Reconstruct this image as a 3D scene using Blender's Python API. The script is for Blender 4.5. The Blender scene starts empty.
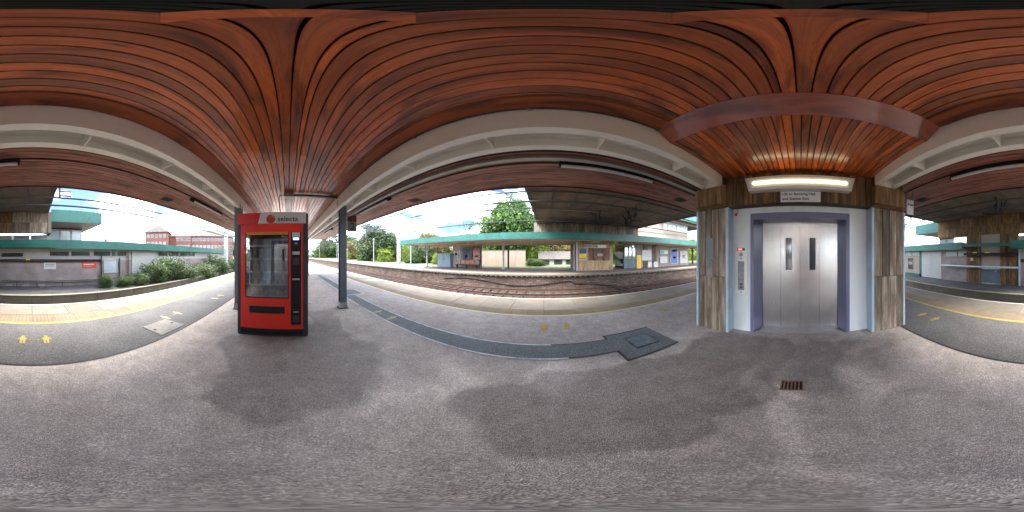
import bpy, math, random
import numpy as np
from mathutils import Vector, Matrix
S = bpy.context.scene
C = S.collection
R = math.radians
H = 1.45                                   # camera height above the platform
# ---------------------------------------------------------------- camera
cd = bpy.data.cameras.new('camera'); cd.type = 'PANO'
for tgt in (cd, getattr(cd, 'cycles', None)):
    try: tgt.panorama_type = 'EQUIRECTANGULAR'
    except Exception: pass
cd.clip_start = 0.02; cd.clip_end = 6000
cam = bpy.data.objects.new('camera', cd); C.objects.link(cam)
cam.location = (0, 0, H); cam.rotation_euler = (R(90), 0, R(11.25)); S.camera = cam
# ---------------------------------------------------------------- sky and sun
SUN_EL, SUN_AZ = R(52), R(238)             # azimuth clockwise from +Y
SKY_STRENGTH, SUN_STRENGTH, EXPOSURE = 0.05, .85, 4.15
W = bpy.data.worlds.new('World'); S.world = W; W.use_nodes = True
nt = W.node_tree; nt.nodes.clear()
wo = nt.nodes.new('ShaderNodeOutputWorld'); bg = nt.nodes.new('ShaderNodeBackground')
sky = nt.nodes.new('ShaderNodeTexSky'); sky.sky_type = 'NISHITA'; sky.sun_disc = False
sky.sun_elevation = SUN_EL; sky.sun_rotation = SUN_AZ; sky.air_density = .55; sky.dust_density = .3
tc = nt.nodes.new('ShaderNodeTexCoord'); mp = nt.nodes.new('ShaderNodeMapping'); mp.inputs['Scale'].default_value = (1, 1, 3.0)
nz = nt.nodes.new('ShaderNodeTexNoise'); nz.inputs['Scale'].default_value = 2.6; nz.inputs['Detail'].default_value = 7; nz.inputs['Roughness'].default_value = .56
nz.inputs['Distortion'].default_value = .4
rp = nt.nodes.new('ShaderNodeValToRGB'); rp.color_ramp.elements[0].position = .43; rp.color_ramp.elements[1].position = .68
mx = nt.nodes.new('ShaderNodeMix'); mx.data_type = 'RGBA'; mx.inputs[7].default_value = (16.5, 17.2, 18.0, 1)
L = nt.links.new
L(tc.outputs['Generated'], mp.inputs[0]); L(mp.outputs[0], nz.inputs['Vector']); L(nz.outputs[0], rp.inputs[0])
tn = nt.nodes.new('ShaderNodeMix'); tn.data_type = 'RGBA'; tn.blend_type = 'MULTIPLY'; tn.inputs[0].default_value = 1; tn.inputs[7].default_value = (.42, .47, .50, 1)
L(sky.outputs[0], tn.inputs[6]); L(rp.outputs[0], mx.inputs[0]); L(tn.outputs[2], mx.inputs[6]); L(mx.outputs[2], bg.inputs[0]); bg.inputs[1].default_value = SKY_STRENGTH
L(bg.outputs[0], wo.inputs[0])
sl = bpy.data.lights.new('sun', 'SUN'); sl.energy = SUN_STRENGTH; sl.angle = R(30); sl.color = (1, .95, .88)
so = bpy.data.objects.new('sun', sl); C.objects.link(so)
sd = Vector((math.sin(SUN_AZ) * math.cos(SUN_EL), math.cos(SUN_AZ) * math.cos(SUN_EL), math.sin(SUN_EL)))
so.location = sd * 60; so.rotation_euler = sd.to_track_quat('Z', 'Y').to_euler()
S.view_settings.view_transform = 'Standard'; S.view_settings.look = 'None'
S.view_settings.exposure = EXPOSURE; S.view_settings.gamma = 1; S.view_settings.use_curve_mapping = False
S.render.engine = 'CYCLES'; S.cycles.use_denoising = True
S.cycles.max_bounces = 10; S.cycles.diffuse_bounces = 6; S.cycles.glossy_bounces = 4; S.cycles.transparent_max_bounces = 12
S.cycles.sample_clamp_indirect = 6; S.cycles.caustics_reflective = False; S.cycles.caustics_refractive = False

# ---------------------------------------------------------------- pixel -> place
def ray(px, py):
    a = (px - 544) / 1024 * 2 * math.pi; e = (256 - py) / 512 * math.pi
    return Vector((math.sin(a) * math.cos(e), math.cos(a) * math.cos(e), math.sin(e)))
def onY(px, py, Y): d = ray(px, py); t = Y / d.y; return Vector((d.x * t, Y, H + d.z * t))
def onX(px, py, X): d = ray(px, py); t = X / d.x; return Vector((X, d.y * t, H + d.z * t))
def onZ(px, py, z=0): d = ray(px, py); t = (z - H) / d.z; return Vector((d.x * t, d.y * t, z))

# ---------------------------------------------------------------- materials
M = {}
class NT:
    def __init__(s, name):
        s.m = bpy.data.materials.new(name); s.m.use_nodes = True; s.t = s.m.node_tree
        s.b = s.t.nodes['Principled BSDF']; s.out = s.t.nodes['Material Output']; M[name] = s.m
    def n(s, typ, **kw):
        x = s.t.nodes.new('ShaderNode' + typ)
        for k, v in kw.items():
            if k.startswith('i_'):
                key = k[2:].replace('_', ' ')
                x.inputs[int(key) if key.isdigit() else key].default_value = v
            else: setattr(x, k, v)
        return x
    def l(s, a, b): s.t.links.new(a, b)
    def coord(s, kind='Object', scale=(1, 1, 1), rnd=False, rot=(0, 0, 0)):
        if kind == 'World': o = s.n('NewGeometry').outputs['Position']
        else: o = s.n('TexCoord').outputs[kind]
        if rnd:
            oi = s.n('ObjectInfo'); mu = s.n('Math', operation='MULTIPLY', i_1=57.0); s.l(oi.outputs['Random'], mu.inputs[0])
            ad = s.n('VectorMath', operation='ADD'); s.l(o, ad.inputs[0]); s.l(mu.outputs[0], ad.inputs[1]); o = ad.outputs[0]
        mp = s.n('Mapping', i_Scale=scale, i_Rotation=rot); s.l(o, mp.inputs[0]); return mp.outputs[0]
    def noise(s, co, scale, detail=4, rough=.55, dist=0):
        x = s.n('TexNoise', i_Scale=scale, i_Detail=detail, i_Roughness=rough, i_Distortion=dist); s.l(co, x.inputs['Vector']); return x.outputs[0]
    def ramp(s, f, pts, interp='LINEAR'):
        r = s.n('ValToRGB'); e = r.color_ramp.elements; r.color_ramp.interpolation = interp
        while len(e) < len(pts): e.new(.5)
        for k, (p, c) in enumerate(pts): e[k].position = p; e[k].color = (c, c, c, 1) if isinstance(c, (int, float)) else (*c[:3], 1)
        s.l(f, r.inputs[0]); return r.outputs[0]
    def mix(s, f, a, b, blend='MIX'):
        x = s.n('Mix', data_type='RGBA', blend_type=blend)
        for v, k in ((f, 0), (a, 6), (b, 7)):
            if hasattr(v, 'links'): s.l(v, x.inputs[k])
            elif k == 0: x.inputs[0].default_value = v
            else: x.inputs[k].default_value = (*v[:3], 1)
        return x.outputs[2]
    def math(s, op, a, b=0, c=0, clamp=False):
        x = s.n('Math', operation=op, use_clamp=clamp)
        for k, v in enumerate((a, b, c)):
            if hasattr(v, 'links'): s.l(v, x.inputs[k])
            else: x.inputs[k].default_value = v
        return x.outputs[0]
    def bump(s, h, strength=.3, dist=.01):
        x = s.n('Bump', i_Strength=strength, i_Distance=dist); s.l(h, x.inputs['Height']); s.l(x.outputs[0], s.b.inputs['Normal'])
    def set(s, **kw):
        for k, v in kw.items():
            i = s.b.inputs[k.replace('_', ' ')]
            if hasattr(v, 'links'): s.l(v, i)
            else: i.default_value = (*v, 1) if isinstance(v, tuple) and len(v) == 3 else v
        return s.m

def plain(name, col, rough=.6, var=.25, scale=3, metal=0, bump=.0, dirt=None, dirt_amt=.5, stretch=(1, 1, 1), spec=.5, rnd=.0, coat=0, world=False, fine=0):
    """paint / concrete / metal with mottling at two sizes, optional dirt blotches and per-object tone"""
    t = NT(name); co = t.coord('World' if world else 'Object', stretch, rnd=not world)
    n1 = t.noise(co, scale, 5); f = t.ramp(n1, [(.3, 1 - var), (.7, 1 + var)])
    c = t.mix(1, col, f, 'MULTIPLY')
    if fine:
        n2 = t.noise(co, fine, 2, .7); c = t.mix(1, c, t.ramp(n2, [(.3, .72), (.7, 1.28)]), 'MULTIPLY')
    if rnd:
        oi = t.n('ObjectInfo'); c = t.mix(1, c, t.ramp(oi.outputs['Random'], [(0, 1 - rnd), (1, 1 + rnd)]), 'MULTIPLY')
    if dirt:
        n3 = t.noise(co, scale * .6, 6, .65, .6); c = t.mix(t.math('MULTIPLY', t.ramp(n3, [(.46, 0), (.68, 1)]), dirt_amt), c, dirt)
    t.set(Base_Color=c, Roughness=rough, Metallic=metal)
    t.b.inputs['Specular IOR Level'].default_value = spec; t.b.inputs['Coat Weight'].default_value = coat; t.b.inputs['Coat Roughness'].default_value = .15
    if bump: t.bump(t.noise(co, fine or scale * 8, 4), bump, .01)
    return t.m

def wood(name, dark, mid, light, axis='X', rough=.38, coat=.35, rnd=.35, spec=.5, relief=.25):
    st = {'X': (.5, 26, 26), 'Z': (26, 26, .5), 'Y': (26, .5, 26)}[axis]
    t = NT(name); co = t.coord('Object', st, rnd=True)
    g = t.noise(co, 2.6, 7, .62, .7); c = t.ramp(g, [(.2, tuple(.55 * a + .45 * b for a, b in zip(dark, mid))), (.5, mid), (.82, tuple(.5 * a + .5 * b for a, b in zip(light, mid)))])
    bl = {'X': (.6, 3, 3), 'Z': (3, 3, .6), 'Y': (3, .6, 3)}[axis]
    b = t.noise(t.coord('Object', bl, rnd=True), 1.9, 6, .62, .6)
    c = t.mix(t.ramp(b, [(.46, 0), (.66, .85)]), c, tuple(x * .4 for x in dark))
    k = t.n('TexVoronoi', i_Scale=3.2); t.l(t.coord('Object', {'X': (.45, 2.5, 2.5), 'Z': (2.5, 2.5, .45), 'Y': (2.5, .45, 2.5)}[axis], rnd=True), k.inputs['Vector'])
    c = t.mix(t.ramp(k.outputs['Distance'], [(.03, .85), (.10, 0)]), c, tuple(x * .2 for x in dark))
    oi = t.n('ObjectInfo'); c = t.mix(1, c, t.ramp(oi.outputs['Random'], [(0, 1 - rnd), (1, 1 + rnd)]), 'MULTIPLY')
    t.set(Base_Color=c, Roughness=t.ramp(b, [(.3, rough - .08), (.7, rough + .12)])); t.b.inputs['Coat Weight'].default_value = coat
    t.b.inputs['Coat Roughness'].default_value = .16; t.b.inputs['Specular IOR Level'].default_value = spec
    t.bump(g, relief, .004); return t.m

wood('varnished_wood', (.17, .034, .009), (.55, .125, .026), (.86, .27, .065), rnd=.36, rough=.30, coat=.7)
wood('dark_edge_wood', (.05, .014, .008), (.11, .030, .014), (.19, .06, .026))
wood('soffit_wood', (.17, .058, .042), (.34, .13, .095), (.46, .22, .165), rough=.42, coat=.25, rnd=.22)
wood('bulkhead_wood', (.26, .058, .028), (.34, .078, .036), (.40, .10, .05), axis='Y', rough=.10, coat=1, rnd=0, spec=1.0, relief=.02)
wood('edge_wood', (.12, .028, .009), (.28, .066, .018), (.45, .12, .035))
wood('panel_wood', (.12, .06, .04), (.25, .13, .085), (.33, .18, .12), axis='Z', rough=.7, coat=0, rnd=.25)
def board_concrete(name, a, b, c_, stain, rnd=.22):
    t = NT(name); co = t.coord('Object', (7, 7, .55), rnd=True); g = t.noise(co, 2.2, 7, .66, .4)
    c = t.ramp(g, [(.34, a), (.5, b), (.66, c_)])
    s_ = t.noise(t.coord('Object', (2.2, 2.2, .5), rnd=True), 1.6, 6, .62, .4); c = t.mix(t.ramp(s_, [(.5, 0), (.68, .75)]), c, stain)
    oi = t.n('ObjectInfo'); c = t.mix(1, c, t.ramp(oi.outputs['Random'], [(0, 1 - rnd), (1, 1 + rnd)]), 'MULTIPLY')
    t.set(Base_Color=c, Roughness=.85); t.bump(t.noise(t.coord('Object', (26, 26, 2.5), rnd=True), 2, 5, .7), .5, .008); return t.m
board_concrete('board_concrete', (.10, .072, .048), (.225, .175, .125), (.40, .345, .28), (.085, .055, .032), .4)
board_concrete('brown_concrete', (.075, .04, .017), (.165, .095, .042), (.32, .20, .09), (.06, .032, .015), .34)
board_concrete('kiosk_concrete', (.30, .19, .10), (.50, .35, .20), (.62, .48, .31), (.26, .16, .09), .12)
plain('bridge_concrete', (.125, .105, .094), .9, .35, .7, dirt=(.30, .22, .16), dirt_amt=.6, rnd=.2, bump=.2, fine=14)
plain('pale_concrete', (0.206, 0.187, 0.162), .85, .22, 1.2, dirt=(.28, .23, .18), dirt_amt=.5, rnd=.07, bump=.15, fine=30)
plain('coping', (0.189, 0.166, 0.135), .85, .16, 2.2, dirt=(.24, .17, .11), dirt_amt=.5, rnd=.15, bump=.15, fine=60)
plain('tactile', (0.195, 0.150, 0.100), .85, .15, 3, dirt=(.27, .19, .12), dirt_amt=.5, rnd=.08)
plain('mortar', (.075, .068, .06), .95, .3, 6)
plain('cream_paint', (.92, .895, .83), .42, .02, 1.3, dirt=(.6, .52, .42), dirt_amt=.2, coat=.1)
plain('dark_gap', (.012, .010, .009), .9, .2, 4)
plain('black_metal', (.018, .018, .02), .5, .2, 6, spec=.3)
plain('rubber', (.02, .02, .022), .95, .2, 6, spec=.05)
plain('dark_grey_metal', (.055, .062, .07), .42, .2, 5, metal=.3)
plain('column_paint', (.15, .19, .235), .38, .12, 4, dirt=(.06, .07, .085), dirt_amt=.5, stretch=(1, 1, .3))
plain('column_pale', (.40, .42, .44), .5, .15, 4, dirt=(.2, .15, .1), dirt_amt=.5)
plain('white_paint', (0.484, 0.484, 0.476), .45, .08, 3, dirt=(.5, .47, .42), dirt_amt=.3)
plain('pale_blue_wall', (.84, .885, .90), .35, .05, 1.2, dirt=(.56, .57, .52), dirt_amt=.4, stretch=(1, 1, .4))
plain('blue_trim', (.42, .56, .69), .4, .08, 3, dirt=(.3, .33, .35), dirt_amt=.5)
plain('purple_frame', (.17, .175, .30), .28, .12, 2, spec=.6, dirt=(.24, .25, .33), dirt_amt=.5, stretch=(1, 1, .4))
plain('red_paint', (.95, .042, .022), .36, .03, 2, coat=.15, spec=.4)
plain('red_header', (.80, .022, .03), .3, .05, 2, coat=.3)
plain('header_grey', (.74, .75, .76), .3, .05, 2, coat=.3)
plain('ink', (.035, .035, .04), .4, .05, 2)
plain('orange_strip', (.75, .33, .06), .4, .15, 30)
plain('cabinet_inside', (.34, .38, .43), .5, .1, 3)
plain('shelf_metal', (.45, .48, .5), .35, .1, 5, metal=.6)
plain('worn_plate', (.30, .30, .31), .45, .3, 16, metal=.4)
plain('silver', (.5, .52, .55), .35, .1, 5, metal=.8)
plain('green_paint', (0.028, 0.135, 0.112), .42, .12, .6, dirt=(.05, .23, .19), dirt_amt=.5, fine=8)
plain('dark_green', (.02, .14, .10), .5, .1, 1)
plain('rust', (.10, .045, .032), .8, .35, 7, dirt=(.07, .035, .025), dirt_amt=.6)
plain('rail_head', (.15, .11, .095), .6, .2, 6)
plain('sleeper', (.04, .033, .03), .9, .25, 4, rnd=.2)
plain('yellow_paint', (0.312, 0.243, 0.044), .8, .12, 8, dirt=(.42, .37, .24), dirt_amt=.45, world=True)
plain('worn_yellow', (.42, .375, .22), .85, .2, 14, dirt=(.30, .28, .26), dirt_amt=1.0, world=True)
plain('cream_line', (0.449, 0.410, 0.264), .8, .12, 6, dirt=(.4, .35, .26), dirt_amt=.6, world=True)
plain('white_line', (0.438, 0.429, 0.406), .8, .12, 6, dirt=(.42, .38, .32), dirt_amt=.6, world=True)
plain('blue_white_line', (.55, .62, .68), .8, .2, 8, dirt=(.19, .21, .24), dirt_amt=.9, world=True)
plain('tar', (.035, .036, .04), .7, .25, 8, world=True)
plain('manhole', (.115, .155, .185), .55, .3, 9, dirt=(.07, .08, .09), dirt_amt=.6)
plain('slab_pale', (0.212, 0.203, 0.187), .85, .16, 4, dirt=(.36, .32, .28), dirt_amt=.6, fine=40, bump=.2)
plain('grass', (.085, .13, .035), .95, .4, .8, dirt=(.18, .16, .08), dirt_amt=.7, world=True, fine=9)
plain('soil', (.075, .06, .046), .95, .35, 1.5, dirt=(.10, .13, .04), dirt_amt=.6, world=True, fine=20, bump=.4)
plain('dark_tarmac', (.06, .062, .075), .9, .3, 1.5, dirt=(.12, .11, .10), dirt_amt=.5, world=True, fine=20)
plain('pipe_pale', (.52, .64, .74), .4, .1, 3, dirt=(.3, .33, .35), dirt_amt=.4)
plain('grey_plastic', (.62, .63, .64), .35, .04, 2)
plain('cable_tray', (.40, .385, .36), .5, .15, 3, metal=.3)
plain('blue_door', (.13, .17, .225), .5, .15, 2)
plain('cabinet_blue', (.27, .38, .44), .5, .1, 2)
plain('bench_wood', (.52, .26, .15), .6, .2, 6)
plain('poster_white', (0.624, 0.624, 0.624), .35, .06, 3)
plain('panel_white', (.86, .86, .85), .4, .03, 3)
plain('poster_navy', (.06, .085, .18), .35, .3, 3)
plain('poster_blue', (.10, .19, .52), .35, .35, 4)
plain('poster_yellow', (.85, .66, .02), .4, .06, 3)
plain('poster_cyan', (.12, .52, .72), .4, .3, 4)
plain('poster_red', (.62, .07, .045), .4, .12, 6)
plain('poster_pink', (.62, .32, .26), .4, .5, 7)
plain('yellow_box', (.80, .52, .035), .45, .1, 3)
plain('cream_wall', (0.359, 0.292, 0.242), .8, .08, .8, dirt=(.5, .4, .32), dirt_amt=.3)
plain('pale_wall', (0.343, 0.328, 0.308), .8, .1, .8, dirt=(.45, .40, .35), dirt_amt=.3)
plain('roof_tile', (0.101, 0.090, 0.082), .9, .2, .5, fine=3)
plain('canopy_soffit', (.58, .45, .36), .7, .1, 1, fine=8)
plain('rusty_grate', (.22, .145, .11), .8, .35, 30)
plain('wire', (.07, .08, .08), .85, .1, 3, spec=.1)
plain('galvanised', (.15, .165, .165), .5, .12, 3, metal=.2, dirt=(.36, .4, .38), dirt_amt=.4)
plain('insulator', (.12, .05, .03), .25, .1, 3)
plain('bark', (.13, .10, .07), .95, .35, 6, bump=.5, fine=30)
plain('yellow_tag', (.75, .62, .05), .5, .1, 3)

plain('mast_paint', (.60, .63, .63), .5, .1, 2, dirt=(.4, .42, .4), dirt_amt=.4)
def brick(name, c1, c2, mortar, bw=.225, bh=.075, dirt=None, amt=.5, axis='XZ', ms=.010):
    t = NT(name); p = t.n('NewGeometry').outputs['Position']; se = t.n('SeparateXYZ'); t.l(p, se.inputs[0]); cb = t.n('CombineXYZ')
    t.l(se.outputs[0 if axis == 'XZ' else 1], cb.inputs[0]); t.l(se.outputs[2], cb.inputs[1])
    b = t.n('TexBrick', i_Scale=1.0); b.inputs['Color1'].default_value = (*c1, 1); b.inputs['Color2'].default_value = (*c2, 1); b.inputs['Mortar'].default_value = (*mortar, 1)
    b.inputs['Brick Width'].default_value = bw; b.inputs['Row Height'].default_value = bh; b.inputs['Mortar Size'].default_value = ms; t.l(cb.outputs[0], b.inputs['Vector'])
    c = b.outputs[0]; w = t.coord('World')
    c = t.mix(1, c, t.ramp(t.noise(w, 1.3, 6, .6), [(.3, .72), (.7, 1.25)]), 'MULTIPLY')
    if dirt: c = t.mix(t.math('MULTIPLY', t.ramp(t.noise(w, .9, 7, .68, .5), [(.44, 0), (.64, 1)]), amt), c, dirt)
    t.set(Base_Color=c, Roughness=.9); t.bump(b.outputs['Fac'], -.3, .01); return t.m
brick('pink_brick', (.31, .25, .243), (.34, .275, .265), (.31, .28, .275), dirt=(.30, .26, .25), amt=.35)
brick('stone_wall', (.10, .068, .052), (.20, .15, .12), (.055, .04, .034), .42, .145, dirt=(.065, .04, .03), amt=.8, ms=.018)
brick('red_brick', (.235, .085, .066), (.265, .10, .078), (.27, .175, .15), .5, .16, dirt=(.38, .15, .12), amt=.3)
brick('low_wall_concrete', (.185, .16, .125), (.195, .17, .13), (.12, .10, .08), 2.4, 3, dirt=(.22, .21, .10), amt=.6, ms=.02)

# varnish-free asphalt of the platform: aggregate, damp and dry patches with their own outlines
def asphalt():
    t = NT('asphalt'); w = t.coord('World')
    vo = t.n('TexVoronoi', i_Scale=170.0); t.l(w, vo.inputs['Vector'])
    sp = t.n('SeparateColor'); t.l(vo.outputs['Color'], sp.inputs[0])
    stone = t.ramp(sp.outputs[0], [(0, .62), (.45, .92), (.8, 1.08), (1, 1.5)])
    vo2 = t.n('TexVoronoi', i_Scale=80.0); t.l(w, vo2.inputs['Vector']); sp2 = t.n('SeparateColor'); t.l(vo2.outputs['Color'], sp2.inputs[0])
    stone = t.mix(1, stone, t.ramp(sp2.outputs[1], [(0, .86), (.7, 1.0), (1, 1.18)]), 'MULTIPLY')
    hue = t.ramp(t.noise(w, .45, 4), [(.35, (.52, .46, .42)), (.65, (.47, .435, .42))])
    # warp the plan so that patch outlines wander
    wn = t.n('TexNoise', i_Scale=1.1, i_Detail=5, i_Roughness=.45); t.l(w, wn.inputs['Vector'])
    sub = t.n('VectorMath', operation='SUBTRACT'); t.l(wn.outputs['Color'], sub.inputs[0]); sub.inputs[1].default_value = (.5, .5, .5)
    scl = t.n('VectorMath', operation='SCALE'); t.l(sub.outputs[0], scl.inputs[0]); scl.inputs['Scale'].default_value = 1.35
    ad = t.n('VectorMath', operation='ADD'); t.l(w, ad.inputs[0]); t.l(scl.outputs[0], ad.inputs[1])
    def blob(cx, cy, rx, ry, rot=0, soft=.08):
        mp = t.n('Mapping', vector_type='TEXTURE', i_Location=(cx, cy, 0), i_Rotation=(0, 0, R(rot)), i_Scale=(rx, ry, 1e4)); t.l(ad.outputs[0], mp.inputs[0])
        ln = t.n('VectorMath', operation='LENGTH'); t.l(mp.outputs[0], ln.inputs[0])
        return t.math('SUBTRACT', 1.0, _ss(ln.outputs['Value'], 1 - soft, 1 + soft))
    def _ss(v, a, b):
        m = t.n('MapRange', interpolation_type='SMOOTHSTEP'); t.l(v, m.inputs[0]); m.inputs[1].default_value = a; m.inputs[2].default_value = b; return m.outputs[0]
    def union(fs):
        o = fs[0]
        for f in fs[1:]: o = t.math('MAXIMUM', o, f)
        return o
    damp = union([blob(-2.1, .1, 1.25, .95, 10), blob(-3.3, .8, .75, .42, 0), blob(.45, 1.12, 1.15, .58, 6), blob(1.7, .85, .95, .75, -10), blob(2.1, -.5, .6, .75, 0, .35)])
    dry = union([blob(.95, .12, .75, .13, 22, .4), blob(1.75, -.75, .62, .14, -28, .5), blob(.12, 1.62, .22, .34, 0, .6), blob(-.95, 1.25, .28, .62, 24, .5), blob(1.42, .05, .16, .13, 0, .4)])
    c = t.mix(1, hue, stone, 'MULTIPLY')
    c = t.mix(1, c, t.ramp(t.noise(w, 4.5, 7, .68, .5), [(.3, .80), (.7, 1.2)]), 'MULTIPLY')
    gv = t.n('TexVoronoi', i_Scale=2.3); t.l(w, gv.inputs['Vector']); gc = t.n('SeparateColor'); t.l(gv.outputs['Color'], gc.inputs[0])
    gum = t.math('MULTIPLY', t.ramp(gv.outputs['Distance'], [(.03, 1), (.045, 0)]), t.ramp(gc.outputs[0], [(.4, 0), (.42, .55)])); c = t.mix(gum, c, t.mix(1, c, (.45, .45, .46), 'MULTIPLY'))
    big = t.noise(w, .9, 5, .6); c = t.mix(1, c, t.ramp(big, [(.3, .84), (.7, 1.15)]), 'MULTIPLY')
    c = t.mix(t.math('MULTIPLY', damp, .66), c, t.mix(1, c, (.44, .42, .43), 'MULTIPLY'))
    c = t.mix(t.math('MULTIPLY', dry, .62), c, t.mix(1, c, (1.6, 1.6, 1.6), 'MULTIPLY'))
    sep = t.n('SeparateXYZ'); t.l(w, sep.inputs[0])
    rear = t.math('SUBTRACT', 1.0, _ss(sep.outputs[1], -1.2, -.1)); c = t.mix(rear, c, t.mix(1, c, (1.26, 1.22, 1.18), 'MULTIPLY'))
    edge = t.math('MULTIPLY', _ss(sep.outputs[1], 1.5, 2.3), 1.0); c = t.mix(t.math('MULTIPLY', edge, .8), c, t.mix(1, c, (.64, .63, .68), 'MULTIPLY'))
    t.set(Base_Color=c, Roughness=t.math('SUBTRACT', .88, t.math('MULTIPLY', damp, .22)))
    t.b.inputs['Specular IOR Level'].default_value = .35
    t.bump(vo.outputs['Distance'], .55, .006); return t.m
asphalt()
def strip_asphalt(name, col, s=95.0, k=1.0):
    t = NT(name); w = t.coord('World'); vo = t.n('TexVoronoi', i_Scale=s); t.l(w, vo.inputs['Vector']); sp = t.n('SeparateColor'); t.l(vo.outputs['Color'], sp.inputs[0])
    c = t.mix(1, col, t.ramp(sp.outputs[0], [(0, .6), (.6, 1.0), (1, 1.5)]), 'MULTIPLY')
    c = t.mix(1, c, t.ramp(t.noise(w, 1.1, 6, .62, .4), [(.3, .78), (.7, 1.22)]), 'MULTIPLY')
    t.set(Base_Color=c, Roughness=.88); t.bump(vo.outputs['Distance'], .4, .004); return t.m
strip_asphalt('rear_asphalt', (0.110, 0.105, 0.105)); strip_asphalt('trench_asphalt', (.125, .14, .155)); strip_asphalt('far_asphalt', (0.172, 0.144, 0.148))

def steel():
    t = NT('brushed_steel'); co = t.coord('Object', (60, 60, .6)); g = t.noise(co, 2, 3, .7); b = t.noise(t.coord('World', (1, 1, 1)), 2.2, 4)
    t.set(Base_Color=t.mix(t.ramp(b, [(.35, 0), (.7, 1)]), (.78, .765, .75), (.66, .65, .65)), Metallic=.95, Roughness=t.ramp(g, [(.3, .235), (.7, .275)]))
    t.bump(b, .05, .004); return t.m
steel()
def glass(name, tint=(.85, .9, .92), refl=.06):
    t = NT(name); tr = t.n('BsdfTransparent'); tr.inputs[0].default_value = (*tint, 1); gl = t.n('BsdfGlossy', i_Roughness=.03); fr = t.n('Fresnel', i_IOR=1.5)
    f = t.math('ADD', fr.outputs[0], refl, clamp=True); ms = t.n('MixShader'); t.l(f, ms.inputs[0]); t.l(tr.outputs[0], ms.inputs[1]); t.l(gl.outputs[0], ms.inputs[2]); t.l(ms.outputs[0], t.out.inputs[0]); return t.m
glass('clear_glass', (.86, .90, .93), .16); glass('shelter_glass', (.6, .68, .7), .1)
plain('window_glass', (.05, .065, .075), .06, .3, .5, spec=.9, coat=.6)
plain('pale_window', (.42, .50, .55), .12, .2, .5, spec=.8, coat=.4)
def emit(name, col, st):
    t = NT(name); t.set(Base_Color=(.8, .8, .78), Emission_Color=col, Emission_Strength=st); return t.m
emit('lit_tube', (1, .84, .52), .34); emit('led_red', (.8, .05, .03), .25); emit('screen_blue', (.12, .35, .9), .5)
def leaf(name, cols, trans=.35):
    t = NT(name); g = t.n('NewGeometry'); c = t.ramp(g.outputs['Random Per Island'], [(k / (len(cols) - 1), x) for k, x in enumerate(cols)])
    c = t.mix(1, c, t.ramp(t.noise(t.coord('World'), .55, 3), [(.3, .62), (.7, 1.4)]), 'MULTIPLY')
    t.set(Base_Color=c, Roughness=.55); tl = t.n('BsdfTranslucent'); t.l(c, tl.inputs[0]); ms = t.n('MixShader', i_0=trans)
    t.l(t.b.outputs[0], ms.inputs[1]); t.l(tl.outputs[0], ms.inputs[2]); t.l(ms.outputs[0], t.out.inputs[0]); return t.m
leaf('leaf_green', [(.035, .09, .018), (.06, .135, .026), (.085, .17, .034), (.12, .215, .05)])
leaf('leaf_dark', [(.035, .07, .03), (.055, .10, .035), (.085, .13, .05), (.13, .16, .065)])
leaf('leaf_autumn', [(.09, .11, .035), (.17, .15, .045), (.25, .17, .05), (.13, .16, .05)])
leaf('leaf_lime', [(.14, .22, .025), (.2, .28, .03), (.26, .32, .05)])
leaf('leaf_shrub', [(.030, .07, .020), (.055, .11, .030), (.09, .145, .038), (.14, .15, .05)])

# ---------------------------------------------------------------- mesh helpers
class MB:
    def __init__(s): s.v = []; s.f = []
    def box(s, x0, x1, y0, y1, z0, z1):
        if x0 > x1: x0, x1 = x1, x0
        if y0 > y1: y0, y1 = y1, y0
        if z0 > z1: z0, z1 = z1, z0
        k = len(s.v); s.v += [(x, y, z) for z in (z0, z1) for y in (y0, y1) for x in (x0, x1)]
        s.f += [tuple(k + i for i in q) for q in ((0, 2, 3, 1), (4, 5, 7, 6), (0, 1, 5, 4), (2, 6, 7, 3), (0, 4, 6, 2), (1, 3, 7, 5))]; return s
    def prism(s, pts, a, b, axis='X'):
        """closed outline pts in the two other axes, swept from a to b"""
        k = len(s.v); n = len(pts)
        for t in (a, b):
            for p, q in pts: s.v.append({'X': (t, p, q), 'Y': (p, t, q), 'Z': (p, q, t)}[axis])
        s.f += [tuple(k + i for i in range(n))[::-1], tuple(k + n + i for i in range(n))]
        s.f += [(k + i, k + (i + 1) % n, k + n + (i + 1) % n, k + n + i) for i in range(n)]; return s
    def tube(s, pts, r, n=8, r2=None):
        pts = [Vector(p) for p in pts]; m = len(pts); k = len(s.v)
        for i, p in enumerate(pts):
            d = (pts[min(i + 1, m - 1)] - pts[max(i - 1, 0)]).normalized(); u = d.orthogonal().normalized(); w = d.cross(u)
            if abs(d.z) < .99: u = d.cross(Vector((0, 0, 1))).normalized(); w = d.cross(u)
            rr = r if r2 is None else r + (r2 - r) * i / (m - 1)
            for j in range(n):
                a = 2 * math.pi * j / n; s.v.append(tuple(p + u * math.cos(a) * rr + w * math.sin(a) * rr))
        for i in range(m - 1):
            for j in range(n): s.f.append((k + i * n + j, k + i * n + (j + 1) % n, k + (i + 1) * n + (j + 1) % n, k + (i + 1) * n + j))
        s.f += [tuple(k + j for j in range(n))[::-1], tuple(k + (m - 1) * n + j for j in range(n))]; return s
    def poly(s, pts):
        k = len(s.v); s.v += [tuple(p) for p in pts]; s.f.append(tuple(range(k, k + len(pts)))); return s
    def sheet(s, x0, x1, y0, y1, z): return s.poly([(x0, y0, z), (x1, y0, z), (x1, y1, z), (x0, y1, z)])
    def mesh(s, name, center=True):
        v = np.array(s.v, dtype=float); c = (v.min(0) + v.max(0)) / 2 if center else np.zeros(3)
        me = bpy.data.meshes.new(name); me.from_pydata([tuple(p) for p in (v - c)], [], s.f); me.update(); return me, Vector(c)
WL = {}
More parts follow.
